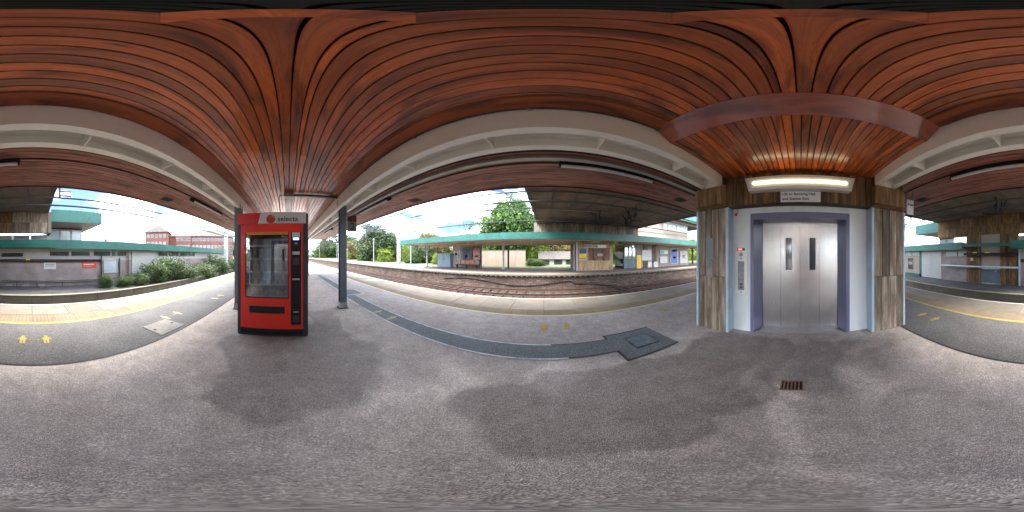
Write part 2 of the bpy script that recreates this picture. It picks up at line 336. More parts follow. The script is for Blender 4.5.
def link(o, loc, parent=None):
    C.objects.link(o); loc = Vector(loc); o.location = loc; WL[o.name] = loc
    if parent is not None: o.parent = parent; o.matrix_parent_inverse = Matrix.Translation(-WL[parent.name])
    return o
def obj(name, mb, mat, parent=None, bevel=0, smooth=False):
    me, c = mb.mesh(name); me.materials.append(M[mat]); o = bpy.data.objects.new(name, me); link(o, c, parent)
    if smooth: me.shade_smooth()
    if bevel:
        b = o.modifiers.new('bevel', 'BEVEL'); b.width = bevel; b.segments = 2; b.limit_method = 'ANGLE'
    return o
def piece(name, me, loc, parent=None, rotz=0):
    o = bpy.data.objects.new(name, me); link(o, loc, parent); o.rotation_euler.z = rotz; return o
def shared(name, mb, mat): me, c = mb.mesh(name); me.materials.append(M[mat]); return me
def tag(o, label, cat, group=None):
    o['label'] = label; o['category'] = cat
    if group: o['group'] = group
    return o
def struct(o, label=None):
    o['kind'] = 'structure'
    if label: o['label'] = label
    return o
def stuff(o, label=None):
    o['kind'] = 'stuff'
    if label: o['label'] = label
    return o
def thing(name, label, cat, loc, group=None): return tag(link(bpy.data.objects.new(name, None), loc), label, cat, group)
def text(name, body, size, loc, axes, mat, parent=None, align='CENTER', spacing=1, bold=.014):
    """flat lettering; axes = (right, up) unit vectors"""
    cu = bpy.data.curves.new('lettering', 'FONT'); cu.body = body; cu.size = size; cu.align_x = align; cu.align_y = 'CENTER'; cu.extrude = .0015; cu.space_line = spacing; cu.offset = size * bold
    tmp = bpy.data.objects.new('lettering', cu); me = bpy.data.meshes.new_from_object(tmp); bpy.data.objects.remove(tmp); bpy.data.curves.remove(cu)
    r = Vector(axes[0]); u = Vector(axes[1]); n = r.cross(u); me.transform(Matrix((r, u, n)).transposed().to_4x4())
    me.materials.clear(); me.materials.append(M[mat]); me.name = name
    o = bpy.data.objects.new(name, me); return link(o, loc, parent)
rnd = random.Random(7)

# ================================================================ GROUND, TRACKS, PLATFORMS
struct(obj('ground', MB().sheet(-2500, 2500, -2500, 2500, -1.32), 'grass'))
RX0, RX1 = -150, 60
struct(obj('trackbed', MB().sheet(RX0, RX1, 5.2, 12.9, -1.2), 'soil'))
struct(obj('trackbed', MB().sheet(RX0, RX1, -8.0, -4.5, -1.2), 'soil'))
plain('ballast_stone', (.09, .075, .065), .95, .3, 5, rnd=.2, fine=25)
def ballast(name, x0, x1, y0, y1, n, seed):
    g = np.random.default_rng(seed); base = np.array([(1, 0, -.2), (-.5, .87, -.2), (-.5, -.87, -.2), (0, 0, 1)]); F = np.array([(0, 1, 3), (1, 2, 3), (2, 0, 3)])
    p = np.c_[g.uniform(x0, x1, n), g.uniform(y0, y1, n), np.full(n, -1.185)]; a = g.uniform(0, 6.28, n); sc = g.uniform(.03, .07, n)
    ca, sa = np.cos(a), np.sin(a); v = np.empty((n, 4, 3))
    v[:, :, 0] = (base[:, 0] * ca[:, None] - base[:, 1] * sa[:, None]) * sc[:, None]; v[:, :, 1] = (base[:, 0] * sa[:, None] + base[:, 1] * ca[:, None]) * sc[:, None]; v[:, :, 2] = base[:, 2] * sc[:, None]
    v += p[:, None, :]; f = (F[None] + (np.arange(n) * 4)[:, None, None]).reshape(-1, 3)
    me = fastmesh(name, v.reshape(-1, 3), f); me.materials.append(M['ballast_stone']); return stuff(link(bpy.data.objects.new(name, me), (0, 0, 0)), 'brown stone ballast between the rails')
def fastmesh(name, v, f):
    me = bpy.data.meshes.new(name); n, k = f.shape; me.vertices.add(len(v)); me.vertices.foreach_set('co', np.ascontiguousarray(v, dtype=np.float32).ravel())
    me.loops.add(n * k); me.loops.foreach_set('vertex_index', np.ascontiguousarray(f, dtype=np.int32).ravel()); me.polygons.add(n)
    me.polygons.foreach_set('loop_start', np.arange(0, n * k, k, dtype=np.int32)); me.update(calc_edges=True); me.validate(); return me
ballast('ballast', -30, 20, 8.6, 12.6, 16000, 3)
def railway(yc, label, x0, x1, sx0, sx1):
    t = thing('railway_track', label, 'track', (0, yc, -1.2), 'railway tracks beside the platforms')
    prof = [(-.07, 0), (.07, 0), (.07, .015), (.012, .03), (.012, .11), (.036, .12), (.036, .15), (-.036, .15), (-.036, .12), (-.012, .11), (-.012, .03), (-.07, .015)]
    for s in (-1, 1):
        y = yc + s * .753
        r = obj('rail', MB().prism([(y + p, -1.10 + q) for p, q in prof], x0, x1), 'rust', t)
        obj('running_surface', MB().box(x0, x1, y - .025, y + .025, -.9495, -.947), 'rail_head', r)
    me = shared('sleeper', MB().box(-.12, .12, -1.25, 1.25, -.07, .05), 'sleeper')
    x = sx0
    while x < sx1: piece('sleeper', me, (x, yc, -1.155), t); x += .65
    return t
railway(7.15, 'rusty railway track right beside the yellow-lined platform edge facing the far canopy', RX0, RX1, -12, 9)
railway(10.85, 'rusty railway track below the stone wall of the far platform', RX0, RX1, -30, 18)
railway(-6.3, 'railway track between the island platform and the low concrete wall', RX0, RX1, -12, 9)

EF, ER = 5.4, -4.7                        # near platform edges
PX0, PX1 = -110, 40
pf = struct(obj('platform', MB().box(PX0, PX1, ER + .18, EF - .18, -1.3, -.06), 'stone_wall'), 'island platform the photograph is taken from')
def sheet(name, x0, x1, y0, y1, z, mat, parent=pf): return obj(name, MB().sheet(x0, x1, y0, y1, z), mat, parent)
sheet('mortar_bed', PX0, PX1, ER + .02, EF - .02, -.03, 'mortar')
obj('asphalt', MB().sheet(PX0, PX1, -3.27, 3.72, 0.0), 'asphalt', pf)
sheet('rear_strip', PX0, PX1, -3.27, -1.81, .004, 'rear_asphalt')
obj('joint_strip', MB().sheet(PX0, 4, -1.845, -1.815, .006), 'tar', pf)
# coping slabs and tactile tiles
def edge(y_line, y_tac, y_slab, y_edge, sgn, line_mat, x0, x1, seed):
    g = random.Random(seed); lo, hi = sorted((y_slab, y_edge)); x = x0
    while x < x1:
        w = .9; z = g.uniform(-.002, .003)
        obj('coping_slab', MB().prism([(lo + .004, -.1), (hi - .004, -.1), (hi - .004, .002 + z), (lo + .004, .002 + z)], x + .004, x + w - .004), 'coping', pf, bevel=.006); x += w
    for a, b in ((PX0, x0), (x1, PX1)): obj('coping_strip', MB().box(a, b, lo, hi, -.1, .001), 'coping', pf)
    lo, hi = sorted((y_tac, y_slab)); w = hi - lo
    m = MB().box(-w / 2 + .003, w / 2 - .003, -w / 2 + .003, w / 2 - .003, -.05, 0)
    nb = 6; st = w / nb
    for i in range(nb):
        for j in range(nb):
            cx, cy = -w / 2 + (i + .5) * st, -w / 2 + (j + .5) * st; k = len(m.v)
            for r_, z_ in ((.0225, 0), (.015, .006)): m.v += [(cx + r_ * math.cos(q * math.pi / 3), cy + r_ * math.sin(q * math.pi / 3), z_) for q in range(6)]
            m.f += [(k + q, k + (q + 1) % 6, k + 6 + (q + 1) % 6, k + 6 + q) for q in range(6)] + [tuple(k + 6 + q for q in range(6))]
    me, c = m.mesh('tactile_tile', False); me.materials.append(M['tactile']); x = x0
    while x < x1: piece('tactile_tile', me, (x + w / 2, (lo + hi) / 2, .002 + g.uniform(-.001, .002)), pf); x += w
    for a, b in ((PX0, x0), (x, PX1)): obj('tactile_strip', MB().box(a, b, lo, hi, -.05, .003), 'tactile', pf)
    lo, hi = sorted((y_line, y_tac)); obj('safety_line', MB().box(PX0, PX1, lo, hi, -.05, .004), line_mat, pf)
    lo, hi = sorted((y_edge, y_edge - sgn * .09)); obj('edge_line', MB().sheet(PX0, PX1, lo, hi, .0095), 'white_line', pf)
edge(3.72, 3.80, 4.2, EF, 1, 'cream_line', -14.4, 9.0, 1)
edge(-3.27, -3.36, -3.84, ER, -1, 'yellow_paint', -14.4, 14.4, 2)
# cable trench reinstatement with its pale lines
sheet('trench_fill', -5.6, .98, 1.985, 2.365, .005, 'trench_asphalt'); sheet('trench_fill', -12, -6.4, 2.1, 2.5, .005, 'trench_asphalt')
sheet('trench_fill', .98, 1.83, 1.71, 2.49, .0045, 'trench_asphalt'); sheet('trench_fill', -6.4, -5.55, 2.0, 2.75, .0052, 'trench_asphalt')
for (x0, x1, y0, y1, m_) in ((-5.6, .3, 1.955, 1.985, 'blue_white_line'), (-5.6, .1, 2.365, 2.395, 'blue_white_line'), (.3, .97, 1.96, 1.985, 'tar'), (.1, .97, 2.365, 2.39, 'tar'),
        (-6.43, -5.53, 2.75, 2.79, 'blue_white_line'), (-6.43, -5.53, 1.96, 2.0, 'blue_white_line'), (-5.55, -5.51, 2.0, 2.75, 'blue_white_line'), (-12, -6.43, 2.07, 2.1, 'blue_white_line'), (-12, -6.43, 2.5, 2.53, 'blue_white_line'),
        (.94, .98, 1.67, 1.985, 'tar'), (.94, .98, 2.37, 2.53, 'tar'), (.98, 1.83, 1.675, 1.71, 'tar'), (.98, 1.83, 2.49, 2.525, 'tar')):
    sheet('trench_line', x0, x1, y0, y1, .0075 if m_ == 'blue_white_line' else .0068, m_)
# painted keep-your-distance figures
def figures(cx, cy, gap, face, mat='yellow_paint', rot=0, s=1.0):
    def fig(m, ox):
        P = lambda x, y: (cx + math.cos(rot) * (ox + x * s) - math.sin(rot) * y * face * s, cy + math.sin(rot) * (ox + x * s) + math.cos(rot) * y * face * s, .0085)
        m.poly([P(.035 * math.cos(a * math.pi / 5), .12 + .035 * math.sin(a * math.pi / 5)) for a in range(10)][::face])
        for q in ([(-.045, .085), (-.045, -.02), (.045, -.02), (.045, .085)], [(-.045, .085), (-.085, .01), (-.07, 0), (-.045, .05)], [(.045, .085), (.045, .05), (.07, 0), (.085, .01)], [(-.045, -.02), (-.042, -.13), (-.006, -.13), (-.006, -.02)], [(.006, -.02), (.006, -.13), (.042, -.13), (.045, -.02)]):
            m.poly([P(*p) for p in q][::face])
    m = MB(); fig(m, -gap / 2); fig(m, gap / 2)
    P = lambda x, y: (cx + math.cos(rot) * x - math.sin(rot) * y, cy + math.sin(rot) * x + math.cos(rot) * y, .0085)
    a = gap / 2 - .1; m.poly([P(-a, -.006), P(a, -.006), P(a, .006), P(-a, .006)])
    for sx in (-1, 1): m.poly([P(sx * a, 0), P(sx * (a - .03), .022), P(sx * (a - .03), -.022)][::sx])
    return obj('painted_figures', m, mat, pf)
p = onZ(34.5, 340); figures(p.x, p.y, .37, -1, rot=0)
p = onZ(555.5, 327); figures(p.x, p.y, .44, 1, s=1.15)
p = onZ(670, 308.5); figures(p.x, p.y, .42, 1)
p = onZ(928, 317); figures(p.x, p.y, .42, -1)
p = onZ(172, 315.5); figures(p.x, p.y, .42, -1, 'worn_yellow')
p = onZ(384, 315); figures(p.x, p.y, .55, 1, 'worn_yellow', .1)
p = onZ(437, 310); figures(p.x, p.y, .5, 1, 'worn_yellow'); p = onZ(218, 297); figures(p.x, p.y, .5, -1, 'worn_yellow')
p = onZ(482, 329); 
# access covers and drain
m_ = thing('manhole_cover', 'blue-grey square manhole cover in a dark asphalt patch', 'manhole cover', (1.435, 2.105, 0))
obj('cover_plate', MB().box(1.25, 1.62, 1.925, 2.285, -.02, .011), 'manhole', m_, bevel=.003); obj('cover_frame', MB().box(1.228, 1.642, 1.903, 2.307, -.02, .008), 'dark_grey_metal', m_)
m_ = thing('access_slab', 'pale square concrete access slab set in the asphalt near the yellow line', 'access cover', (-2.27, -2.155, 0))
obj('slab', MB().box(-2.585, -1.945, -2.42, -1.90, -.02, .014), 'slab_pale', m_, bevel=.004)
for x, y in ((-2.5, -2.16), (-2.03, -2.16)): obj('lifting_hole', MB().box(x - .03, x + .03, y - .02, y + .02, .012, .0155), 'dark_gap', m_)
m_ = thing('drain_grate', 'small rusty drain grate in the asphalt before the lift', 'drain', (1.415, .07, 0))
obj('sump', MB().sheet(1.345, 1.485, -.02, .16, .003), 'dark_gap', m_)
g_ = obj('frame', MB().box(1.33, 1.345, -.03, .17, -.02, .012).box(1.485, 1.5, -.03, .17, -.02, .012).box(1.345, 1.485, -.03, -.018, -.02, .012).box(1.345, 1.485, .158, .17, -.02, .012), 'rusty_grate', m_)
for k in range(5): obj('bar', MB().box(1.345, 1.485, .003 + k * .032, .017 + k * .032, -.01, .011), 'rusty_grate', m_)

# ================================================================ CANOPY OVER THE CAMERA
CZ = H + 1.64; DZ = H + 1.47; BZ = H + 1.29       # ceiling, dropped ceiling, beam underside
YR, YF = -1.22, 1.275                             # inner faces of the two beams
CX0, CX1, BKX = -15.5, 14.0, 1.045
can = thing('platform_canopy', 'timber-lined platform canopy on cream steel beams overhead', 'canopy', (-4.2, 1.48, 0))
def plank_prof(y0, y1, z, t=.022, ch=.004): return [(y0 + ch, z), (y1 - ch, z), (y1, z + ch), (y1, z + t), (y0, z + t), (y0, z + ch)]
def plank_run(par, ys, x0, x1, z, mat, g, gap=.0044, hole=None, lmin=3.2, lmax=5.5):
    for a, b in zip(ys[:-1], ys[1:]):
        spans = [(x0, x1)]
        if hole and a > hole[0] - .01 and b < hole[1] + .01: spans = [(x0, hole[2]), (hole[3], x1)]
        for s0, s1 in spans:
            x = s1
            while x > s0 + .01:
                L_ = g.uniform(lmin, lmax); n = max(s0, x - L_)
                if n - s0 < .8: n = s0
                zz = z + g.uniform(0, .0025)
                obj('plank', MB().prism(plank_prof(a + gap, b - gap, zz), n + .001, x - .001), mat, par); x = n
g = random.Random(11)
ceil = obj('ceiling', MB().box(CX0, BKX, YR - .03, YF + .03, CZ + .03, CZ + .06), 'dark_gap', can)
hs = .172; pit = .0975
ys = [-.172]
while ys[-1] - pit > YR + .02: ys.append(ys[-1] - pit)
ys.append(YR - .02); ys = ys[::-1] + [-.0745, .023, .1205, .172]
while ys[-1] + pit < YF - .02: ys.append(ys[-1] + pit)
ys.append(YF + .02)
plank_run(ceil, ys, CX0, BKX, CZ, 'varnished_wood', g, hole=(-hs, hs, -hs, hs))
for yb in (YR, YF):
    s = 1 if yb < 0 else -1
    obj('edge_board', MB().box(CX0, BKX, yb, yb + s * .185, CZ - .018, CZ - .001), 'edge_wood', can); obj('edge_bead', MB().box(CX0, BKX, yb + s * .186, yb + s * .2, CZ - .012, CZ - .0012), 'edge_wood', can)
# square dark opening straight above, in a mitred frame
hat = thing('ceiling_opening', 'small square dark ceiling opening in a mitred timber frame', 'ceiling opening', (0, 0, CZ))
hi_ = .092
for k in range(4):
    a = k * math.pi / 2; rot = lambda x, y: (x * math.cos(a) - y * math.sin(a), x * math.sin(a) + y * math.cos(a))
    q = [rot(-hs + .0008, -hs + .0006), rot(hs - .0008, -hs + .0006), rot(hi_ - .0003, -hi_), rot(-hi_ + .0003, -hi_)]
    obj('frame_board', MB().prism(q, CZ - .001, CZ + .02, 'Z'), 'varnished_wood', hat)
obj('backing', MB().box(-hs + .01, hs - .01, -hs + .01, hs - .01, CZ + .021, CZ + .028), 'dark_gap', hat)
plain('olive_black', (.012, .015, .010), .35, .3, 20)
for k in range(7): obj('louvre', MB().box(-hi_ + .001, hi_ - .001, -hi_ + .004 + k * .026, -hi_ + .022 + k * .026, CZ + .006 + .001 * (k % 2), CZ + .012), 'olive_black', hat)
# bulkhead and dropped ceiling in front of the lift
obj('bulkhead', MB().prism([(BKX, CZ - .006), (1.25, DZ), (1.25, DZ + .03), (BKX + .02, CZ + .05), (BKX - .0, CZ + .03)], YR, YF, 'Y'), 'bulkhead_wood', can)
dc = obj('dropped_ceiling', MB().box(1.25, 2.75, YR, YF, DZ + .03, DZ + .05), 'dark_gap', can)
ys = [YR + .001 + i * (YF - YR - .002) / 31 for i in range(32)]
plank_run(dc, ys, 1.252, 2.60, DZ, 'varnished_wood', g, lmin=6, lmax=7)
# beams: paired channels with stiffener plates, trim board over
def beam(yi, s, name='beam'):
    Yc = lambda d: yi + s * d
    def chan(d0, d1, web_at):   # U channel between d0 and d1
        w = .012; z0, z1 = BZ, CZ - .14
        P = [(d0, z0), (d1, z0), (d1, z0 + .014), (d0 + w, z0 + .014), (d0 + w, z1 - .014), (d1, z1 - .014), (d1, z1), (d0, z1)] if web_at == 0 else \
            [(d0, z0), (d1, z0), (d1, z1), (d0, z1), (d0, z1 - .014), (d1 - w, z1 - .014), (d1 - w, z0 + .014), (d0, z0 + .014)]
        P = [(Yc(a), b) for a, b in P]
        return MB().prism(P[::s], CX0 + .2, 2.46)
    b = obj(name, chan(0, .098, 0), 'cream_paint', can, bevel=.003)
    obj('outer_channel', chan(.318, .416, 1), 'cream_paint', b, bevel=.003)
    obj('trim', MB().box(CX0 + .2, 2.46, Yc(.012), Yc(.404), CZ - .1395, CZ - .002), 'cream_paint', b)
    obj('end_plate', MB().box(2.46, 2.472, Yc(0), Yc(.416), BZ - .004, CZ - .02), 'cream_paint', b)
    x = -14.3
    while x < 2.4:
        obj('stiffener', MB().box(x, x + .014, Yc(.1), Yc(.316), BZ + .004, CZ - .16), 'cream_paint', b); x += 1.06
    # close the gap above
    obj('gap_plate', MB().box(CX0 + .2, 2.46, Yc(.099), Yc(.317), CZ - .155, CZ - .141), 'cream_paint', b)
    for x in (-4.2, -12.2):
        for dz in (.10, .16): obj('bolt', MB().tube([(x + .12, Yc(-.012), BZ + dz), (x + .12, Yc(.005), BZ + dz)], .014, 6), 'rust', b)
    return b
beam(YF, 1); beam(YR, -1)
def column(x, y):
    t = .09; z1 = BZ + .1
    prof = [(-t, -t), (t, -t), (t, -t + .014), (.006, -t + .014), (.006, t - .014), (t, t - .014), (t, t), (-t, t), (-t, t - .014), (-.006, t - .014), (-.006, -t + .014), (-t, -t + .014)]
    c = obj('column', MB().prism([(x + b, y + a) for a, b in prof], .012, z1, 'Z'), 'column_paint', can)
    obj('base_plate', MB().box(x - .13, x + .13, y - .13, y + .13, -.01, .012), 'rust', c)
    obj('pale_band', MB().box(x - .103, x + .103, y - .103, y + .103, .02, .17), 'column_pale', c)
    return c
for x in (-4.2, -12.2):
    column(x, YF + .185); column(x + .05, YR - .075)
# outer soffits
def soffit(y0, s, yend, label):
    lo, hi = sorted((y0, yend)); b = obj('soffit', MB().box(CX0, CX1, lo, hi, CZ + .03, CZ + .05), 'dark_gap', can)
    n = int(round((hi - lo) / .098)); ys = [lo + i * (hi - lo) / n for i in range(n + 1)]
    plank_run(b, ys, CX0, CX1, CZ, 'soffit_wood', g, gap=.006, lmin=4.5, lmax=6.5)
    a, c = sorted((yend, yend + s * .03)); obj('fascia', MB().box(CX0 - .03, CX1 + .03, a, c, CZ - .025, CZ + .32), 'dark_edge_wood', b)
soffit(YF + .40, 1, 3.58, ''); soffit(YR - .40, -1, -3.56, '')
obj('roof', MB().box(CX0, CX1, -3.55, 3.57, CZ + .065, CZ + .3), 'dark_grey_metal', can)
obj('end_fascia', MB().box(CX0 - .03, CX0, -3.56, 3.58, CZ - .03, CZ + .3), 'dark_edge_wood', can)
# conduits and cable trays
obj('conduit', MB().tube([(CX0 + .3, YF - .012, CZ - .028), (2.45, YF - .012, CZ - .028)], .009), 'dark_grey_metal', can)
x = -13.0
while x < 2.4: obj('conduit_clip', MB().box(x, x + .03, YF - .03, YF + .001, CZ - .045, CZ - .012), 'galvanised', can); x += 1.17
obj('cable_tray', MB().box(CX0, 9, 2.29, 2.40, CZ - .05, CZ - .015).box(CX0, 9, 2.285, 2.292, CZ - .062, CZ - .01), 'cable_tray', can)
obj('cable_run', MB().tube([(CX0, 2.10, CZ - .03), (9, 2.10, CZ - .03)], .02).tube([(CX0, 2.15, CZ - .025), (9, 2.15, CZ - .025)], .014), 'black_metal', can)
obj('conduit', MB().tube([(CX0, -2.40, CZ - .016), (9, -2.40, CZ - .016)], .012), 'black_metal', can)
obj('conduit', MB().tube([(CX0, 2.52, CZ - .016), (9, 2.52, CZ - .016)], .012), 'black_metal', can)
# ceiling trunking, junction box and crossing bar near the vending machine
obj('trunking', MB().box(-12, -4.12, -.06, .11, CZ - .045, CZ - .002), 'dark_edge_wood', can)
jb = thing('junction_box', 'grey junction box under the ceiling above the red vending machine', 'junction box', (-4.05, .02, CZ - .1))
obj('box', MB().box(-4.13, -3.97, -.10, .14, CZ - .12, CZ - .002), 'cable_tray', jb, bevel=.008)
obj('cross_bar', MB().box(-4.1, -4.03, .14, YF - .01, CZ - .08, CZ - .03), 'dark_grey_metal', jb)
obj('cable', MB().tube([(-4.03, -.1, CZ - .06), (-4.0, -.19, CZ - .07), (-3.98, -.22, CZ - .16), (-3.9, -.2, CZ - .45), (-3.7, -.15, CZ - .75), (-3.45, -.15, 2.17)], .012, 6), 'black_metal', jb)
# tube light fittings under the soffits
def tube_light(x0, x1, y, label):
    t = thing('tube_light', label, 'light fitting', ((x0 + x1) / 2, y, CZ), 'unlit tube lights under the canopy')
    s = -1 if y > 0 else 1
    obj('housing', MB().box(x0, x1, y + s * .02, y - s * .11, CZ - .085, CZ - .002), 'black_metal', t, bevel=.006)
    obj('diffuser', MB().tube([(x0 + .03, y - s * .01, CZ - .1), (x1 - .03, y - s * .01, CZ - .1)], .032, 10), 'grey_plastic', t, smooth=False)
    for x in (x0 + .015, x1 - .015): obj('end_cap', MB().tube([(x - .015, y - s * .01, CZ - .1), (x + .015, y - s * .01, CZ - .1)], .037, 10), 'black_metal', t)
tube_light(.23, 1.97, 2.47, 'long black tube light under the soffit facing the concrete bridge')
tube_light(-5.27, -3.5, 2.47, 'black tube light under the soffit beside the grey steel column')
tube_light(-10.8, -9.05, 2.47, 'far tube light under the soffit well beyond the grey steel column')
tube_light(.18, 1.82, -2.40, 'long black tube light under the soffit on the pink brick side')
tube_light(-5.6, -3.65, -2.40, 'black tube light under the soffit left of the vending machine')
def vent(p, label):
    t = thing('soffit_vent', label, 'vent', (p.x, p.y, CZ), 'square vents in the soffit')
    obj('frame', MB().box(p.x - .17, p.x + .17, p.y - .13, p.y + .13, CZ - .012, CZ - .003), 'dark_edge_wood', t)
    for k in range(4): obj('slat', MB().box(p.x - .13, p.x + .13, p.y - .095 + k * .052, p.y - .06 + k * .052, CZ - .022, CZ - .0125), 'black_metal', t)
vent(onZ(415, 200.5, CZ), 'dark soffit vent above the far bench side, between sky and tube light')
vent(onZ(680, 200, CZ), 'dark soffit vent close to the left concrete pillar of the lift')
vent(onZ(167, 199.5, CZ), 'dark soffit vent above the distant red brick building')
vent(onZ(922, 200, CZ), 'dark soffit vent right of the lift beside the small hanging sign')
# hanging platform number
hp = thing('platform_sign', 'small hanging board with platform number 2 beside the steel column', 'sign', (-6.0, 2.49, 2.4))
c1, c2 = onX(347.5, 219, -6.0), onX(356.5, 232, -6.0)
obj('upper_board', MB().box(-6.03, -6.0, c1.y, c2.y, CZ - .25, CZ - .005), 'dark_edge_wood', hp)
obj('board', MB().box(-6.03, -6.0, c1.y, c2.y, c2.z, CZ - .252), 'pale_concrete', hp)
text('number', '2', .40, (-5.995, (c1.y + c2.y) / 2 + .02, (c2.z + CZ - .252) / 2), ((0, 1, 0), (0, 0, 1)), 'ink', hp)
hs2 = thing('hanging_sign', 'small white hanging sign at the right of the lift pillar', 'sign', (3.0, -2.35, 2.5))
obj('board', MB().box(2.99, 3.01, -2.50, -2.30, H + 1.0, H + 1.37), 'poster_white', hs2)
for y in (-2.48, -2.32): obj('bracket', MB().box(2.992, 3.008, y - .01, y + .01, H + 1.37, CZ - .001), 'galvanised', hs2)
obj('dark_panel', MB().box(2.985, 2.9895, -2.485, -2.40, H + 1.22, H + 1.27).box(2.985, 2.9895, -2.375, -2.34, H + 1.22, H + 1.27), 'ink', hs2)

# ================================================================ LIFT
LX = 2.58
lift = thing('lift_tower', 'board-marked concrete lift tower with steel doors and pale blue surround', 'lift', (LX, 0, 0))
g = random.Random(5)
def boards(par, axis_lo, axis_hi, n, x, z0, z1, mat, depth=.06, sgn=-1, plane='X', jit=.012, gap=.0045, name='board'):
    cuts = [axis_lo + (axis_hi - axis_lo) * (i + (g.uniform(-.12, .12) if 0 < i < n else 0)) / n for i in range(n + 1)]
    for a, b in zip(cuts[:-1], cuts[1:]):
        d = g.uniform(0, jit)
        mb = MB().box(x - d, x + depth, a + gap, b - gap, z0 + gap, z1 - gap) if plane == 'X' else MB().box(a + gap, b - gap, x - d if sgn < 0 else x - depth, x + depth if sgn < 0 else x + d, z0 + gap, z1 - gap)
        obj(name, mb, mat, par)
YO = {1: 1.845, -1: 1.885}
for s in (1, -1):
    yo = YO[s]
    pil = obj('pillar', MB().box(LX + .03, LX + .75, s * 1.262, s * yo, 0, 2.62), 'mortar', lift)
    for z0, z1 in ((0.004, 1.08), (1.08, 2.33)):
        lo, hi = sorted((s * 1.262, s * yo)); boards(pil, lo, hi, 4, LX, z0, z1, 'board_concrete')
        boards(pil, LX + .06, LX + .75, 4, s * yo, z0, z1, 'board_concrete', plane='Y', sgn=s)
    for y0, y1, x0, x1 in ((1.205, 1.258, LX - .02, LX + .19), (yo + .004, yo + .05, LX - .01, LX + .05)):
        obj('corner_trim', MB().box(x0, x1, s * y0, s * y1, .012, 2.325), 'blue_trim', lift, bevel=.004)
    obj('wall_panel', MB().box(2.77, 2.80, s * .86, s * 1.204, .004, 2.33), 'pale_blue_wall', lift)
    obj('wall_panel', MB().box(2.775, 2.80, s * .10, s * .86, 2.215, 2.33) if s > 0 else MB().box(2.775, 2.80, .0995, -.86, 2.215, 2.33), 'pale_blue_wall', lift)
    obj('door_jamb', MB().prism([(2.745, s * .862), (2.745, s * .80), (3.05, s * .722), (3.05, s * .862)][::s], .004, 2.212, 'Z'), 'purple_frame', lift)
    br = obj('bracket', MB().box(2.40, LX + .01, s * 1.2, s * 1.80, 2.36, BZ - .03), 'brown_concrete', lift, bevel=.01)
obj('door_head', MB().prism([(2.745, 2.212), (2.745, 2.10), (3.05, 2.085), (3.05, 2.212)], -.80, .80, 'Y'), 'purple_frame', lift)
lin = obj('lintel', MB().box(LX + .03, 3.4, -1.88, 1.84, 2.33, 3.02), 'mortar', lift)
boards(lin, -1.88, 1.84, 24, LX, 2.332, DZ - .002, 'brown_concrete')
obj('sill', MB().box(2.83, 3.08, -.72, .72, -.01, .012), 'silver', lift)
for k in range(4):
    y1 = .72 - k * .36; cx = 3.05 if k in (1, 2) else 3.062
    zt = 2.086
    if k in (1, 2):
        w0, w1 = (.265, .155) if k == 1 else (-.18, -.29)
        lo, hi = y1 - .36, y1
        mb = MB().box(cx, cx + .03, lo + .002, w1, .014, zt).box(cx, cx + .03, w0, hi - .002, .014, zt).box(cx, cx + .03, w1, w0, .014, 1.19).box(cx, cx + .03, w1, w0, 1.79, zt)
        d = obj('door', mb, 'brushed_steel', lift); obj('window', MB().box(cx + .008, cx + .014, w1, w0, 1.19, 1.79), 'window_glass', d)
        obj('window_frame', MB().box(cx - .003, cx + .006, w1 - .012, w1, 1.178, 1.802).box(cx - .003, cx + .006, w0, w0 + .012, 1.178, 1.802), 'silver', d)
    else: d = obj('door', MB().box(cx, cx + .03, y1 - .358, y1 - .002, .014, zt), 'brushed_steel', lift, bevel=.004)
obj('shaft', MB().box(3.11, 5.2, -1.85, 1.81, 0, 4.6), 'mortar', lift)
boards(lift, 3.34, 5.2, 9, 1.845, .004, 3.05, 'board_concrete', plane='Y', sgn=1, name='side_board'); boards(lift, 3.34, 5.2, 9, -1.885, .004, 3.05, 'board_concrete', plane='Y', sgn=-1, name='side_board')
for nm, (p0, q0, p1, q1), m_ in (('access_plate', (706, 238.5, 713.5, 259.5), 'galvanised'), ('mortar_patch', (706.5, 260, 713, 277.5), 'slab_pale')):
    a_, b_ = onX(p0, q0, LX - .016), onX(p1, q1, LX - .016); obj(nm, MB().box(LX - .018, LX - .004, a_.y, b_.y, b_.z, a_.z), m_, lift)
# call panel
a_, b_ = onX(735.3, 246.5, 2.765), onX(747.5, 295, 2.765)
cp = obj('call_panel', MB().box(2.752, 2.77, a_.y, b_.y, b_.z, a_.z), 'panel_white', lift, bevel=.004)
ym = (a_.y + b_.y) / 2; hh = a_.z - b_.z
obj('display', MB().box(2.748, 2.7515, ym - .075, ym + .075, a_.z - .075, a_.z - .03 - .0), 'ink', cp); obj('digits', MB().box(2.746, 2.7475, ym - .02, ym + .055, a_.z - .065, a_.z - .04), 'led_red', cp)
obj('button_plate', MB().box(2.747, 2.7515, ym - .06, ym + .06, b_.z + .09, a_.z - .27), 'worn_plate', cp)
for z in (.2, .28): obj('button', MB().tube([(2.7465, ym, b_.z + z * hh / 1.0 * .8), (2.742, ym, b_.z + z * hh * .8)], .022, 10), 'dark_grey_metal', cp)
for z in (a_.z - .22, b_.z + .05): obj('screw', MB().tube([(2.7515, ym, z), (2.748, ym, z)], .011, 8), 'ink', cp)
obj('arrow_mark', MB().tube([(2.7515, ym, a_.z - .15), (2.749, ym, a_.z - .15)], .035, 14), 'pale_wall', cp)
al = thing('alarm_beacon', 'small white and orange alarm beacon at the corner above the lift panel', 'beacon', (2.75, 1.13, 2.28))
obj('base', MB().box(2.70, 2.768, 1.10, 1.17, 2.24, 2.315), 'poster_white', al, bevel=.006); obj('lens', MB().tube([(2.735, 1.135, 2.24), (2.735, 1.135, 2.195)], .03, 10, .022), 'poster_red', al)
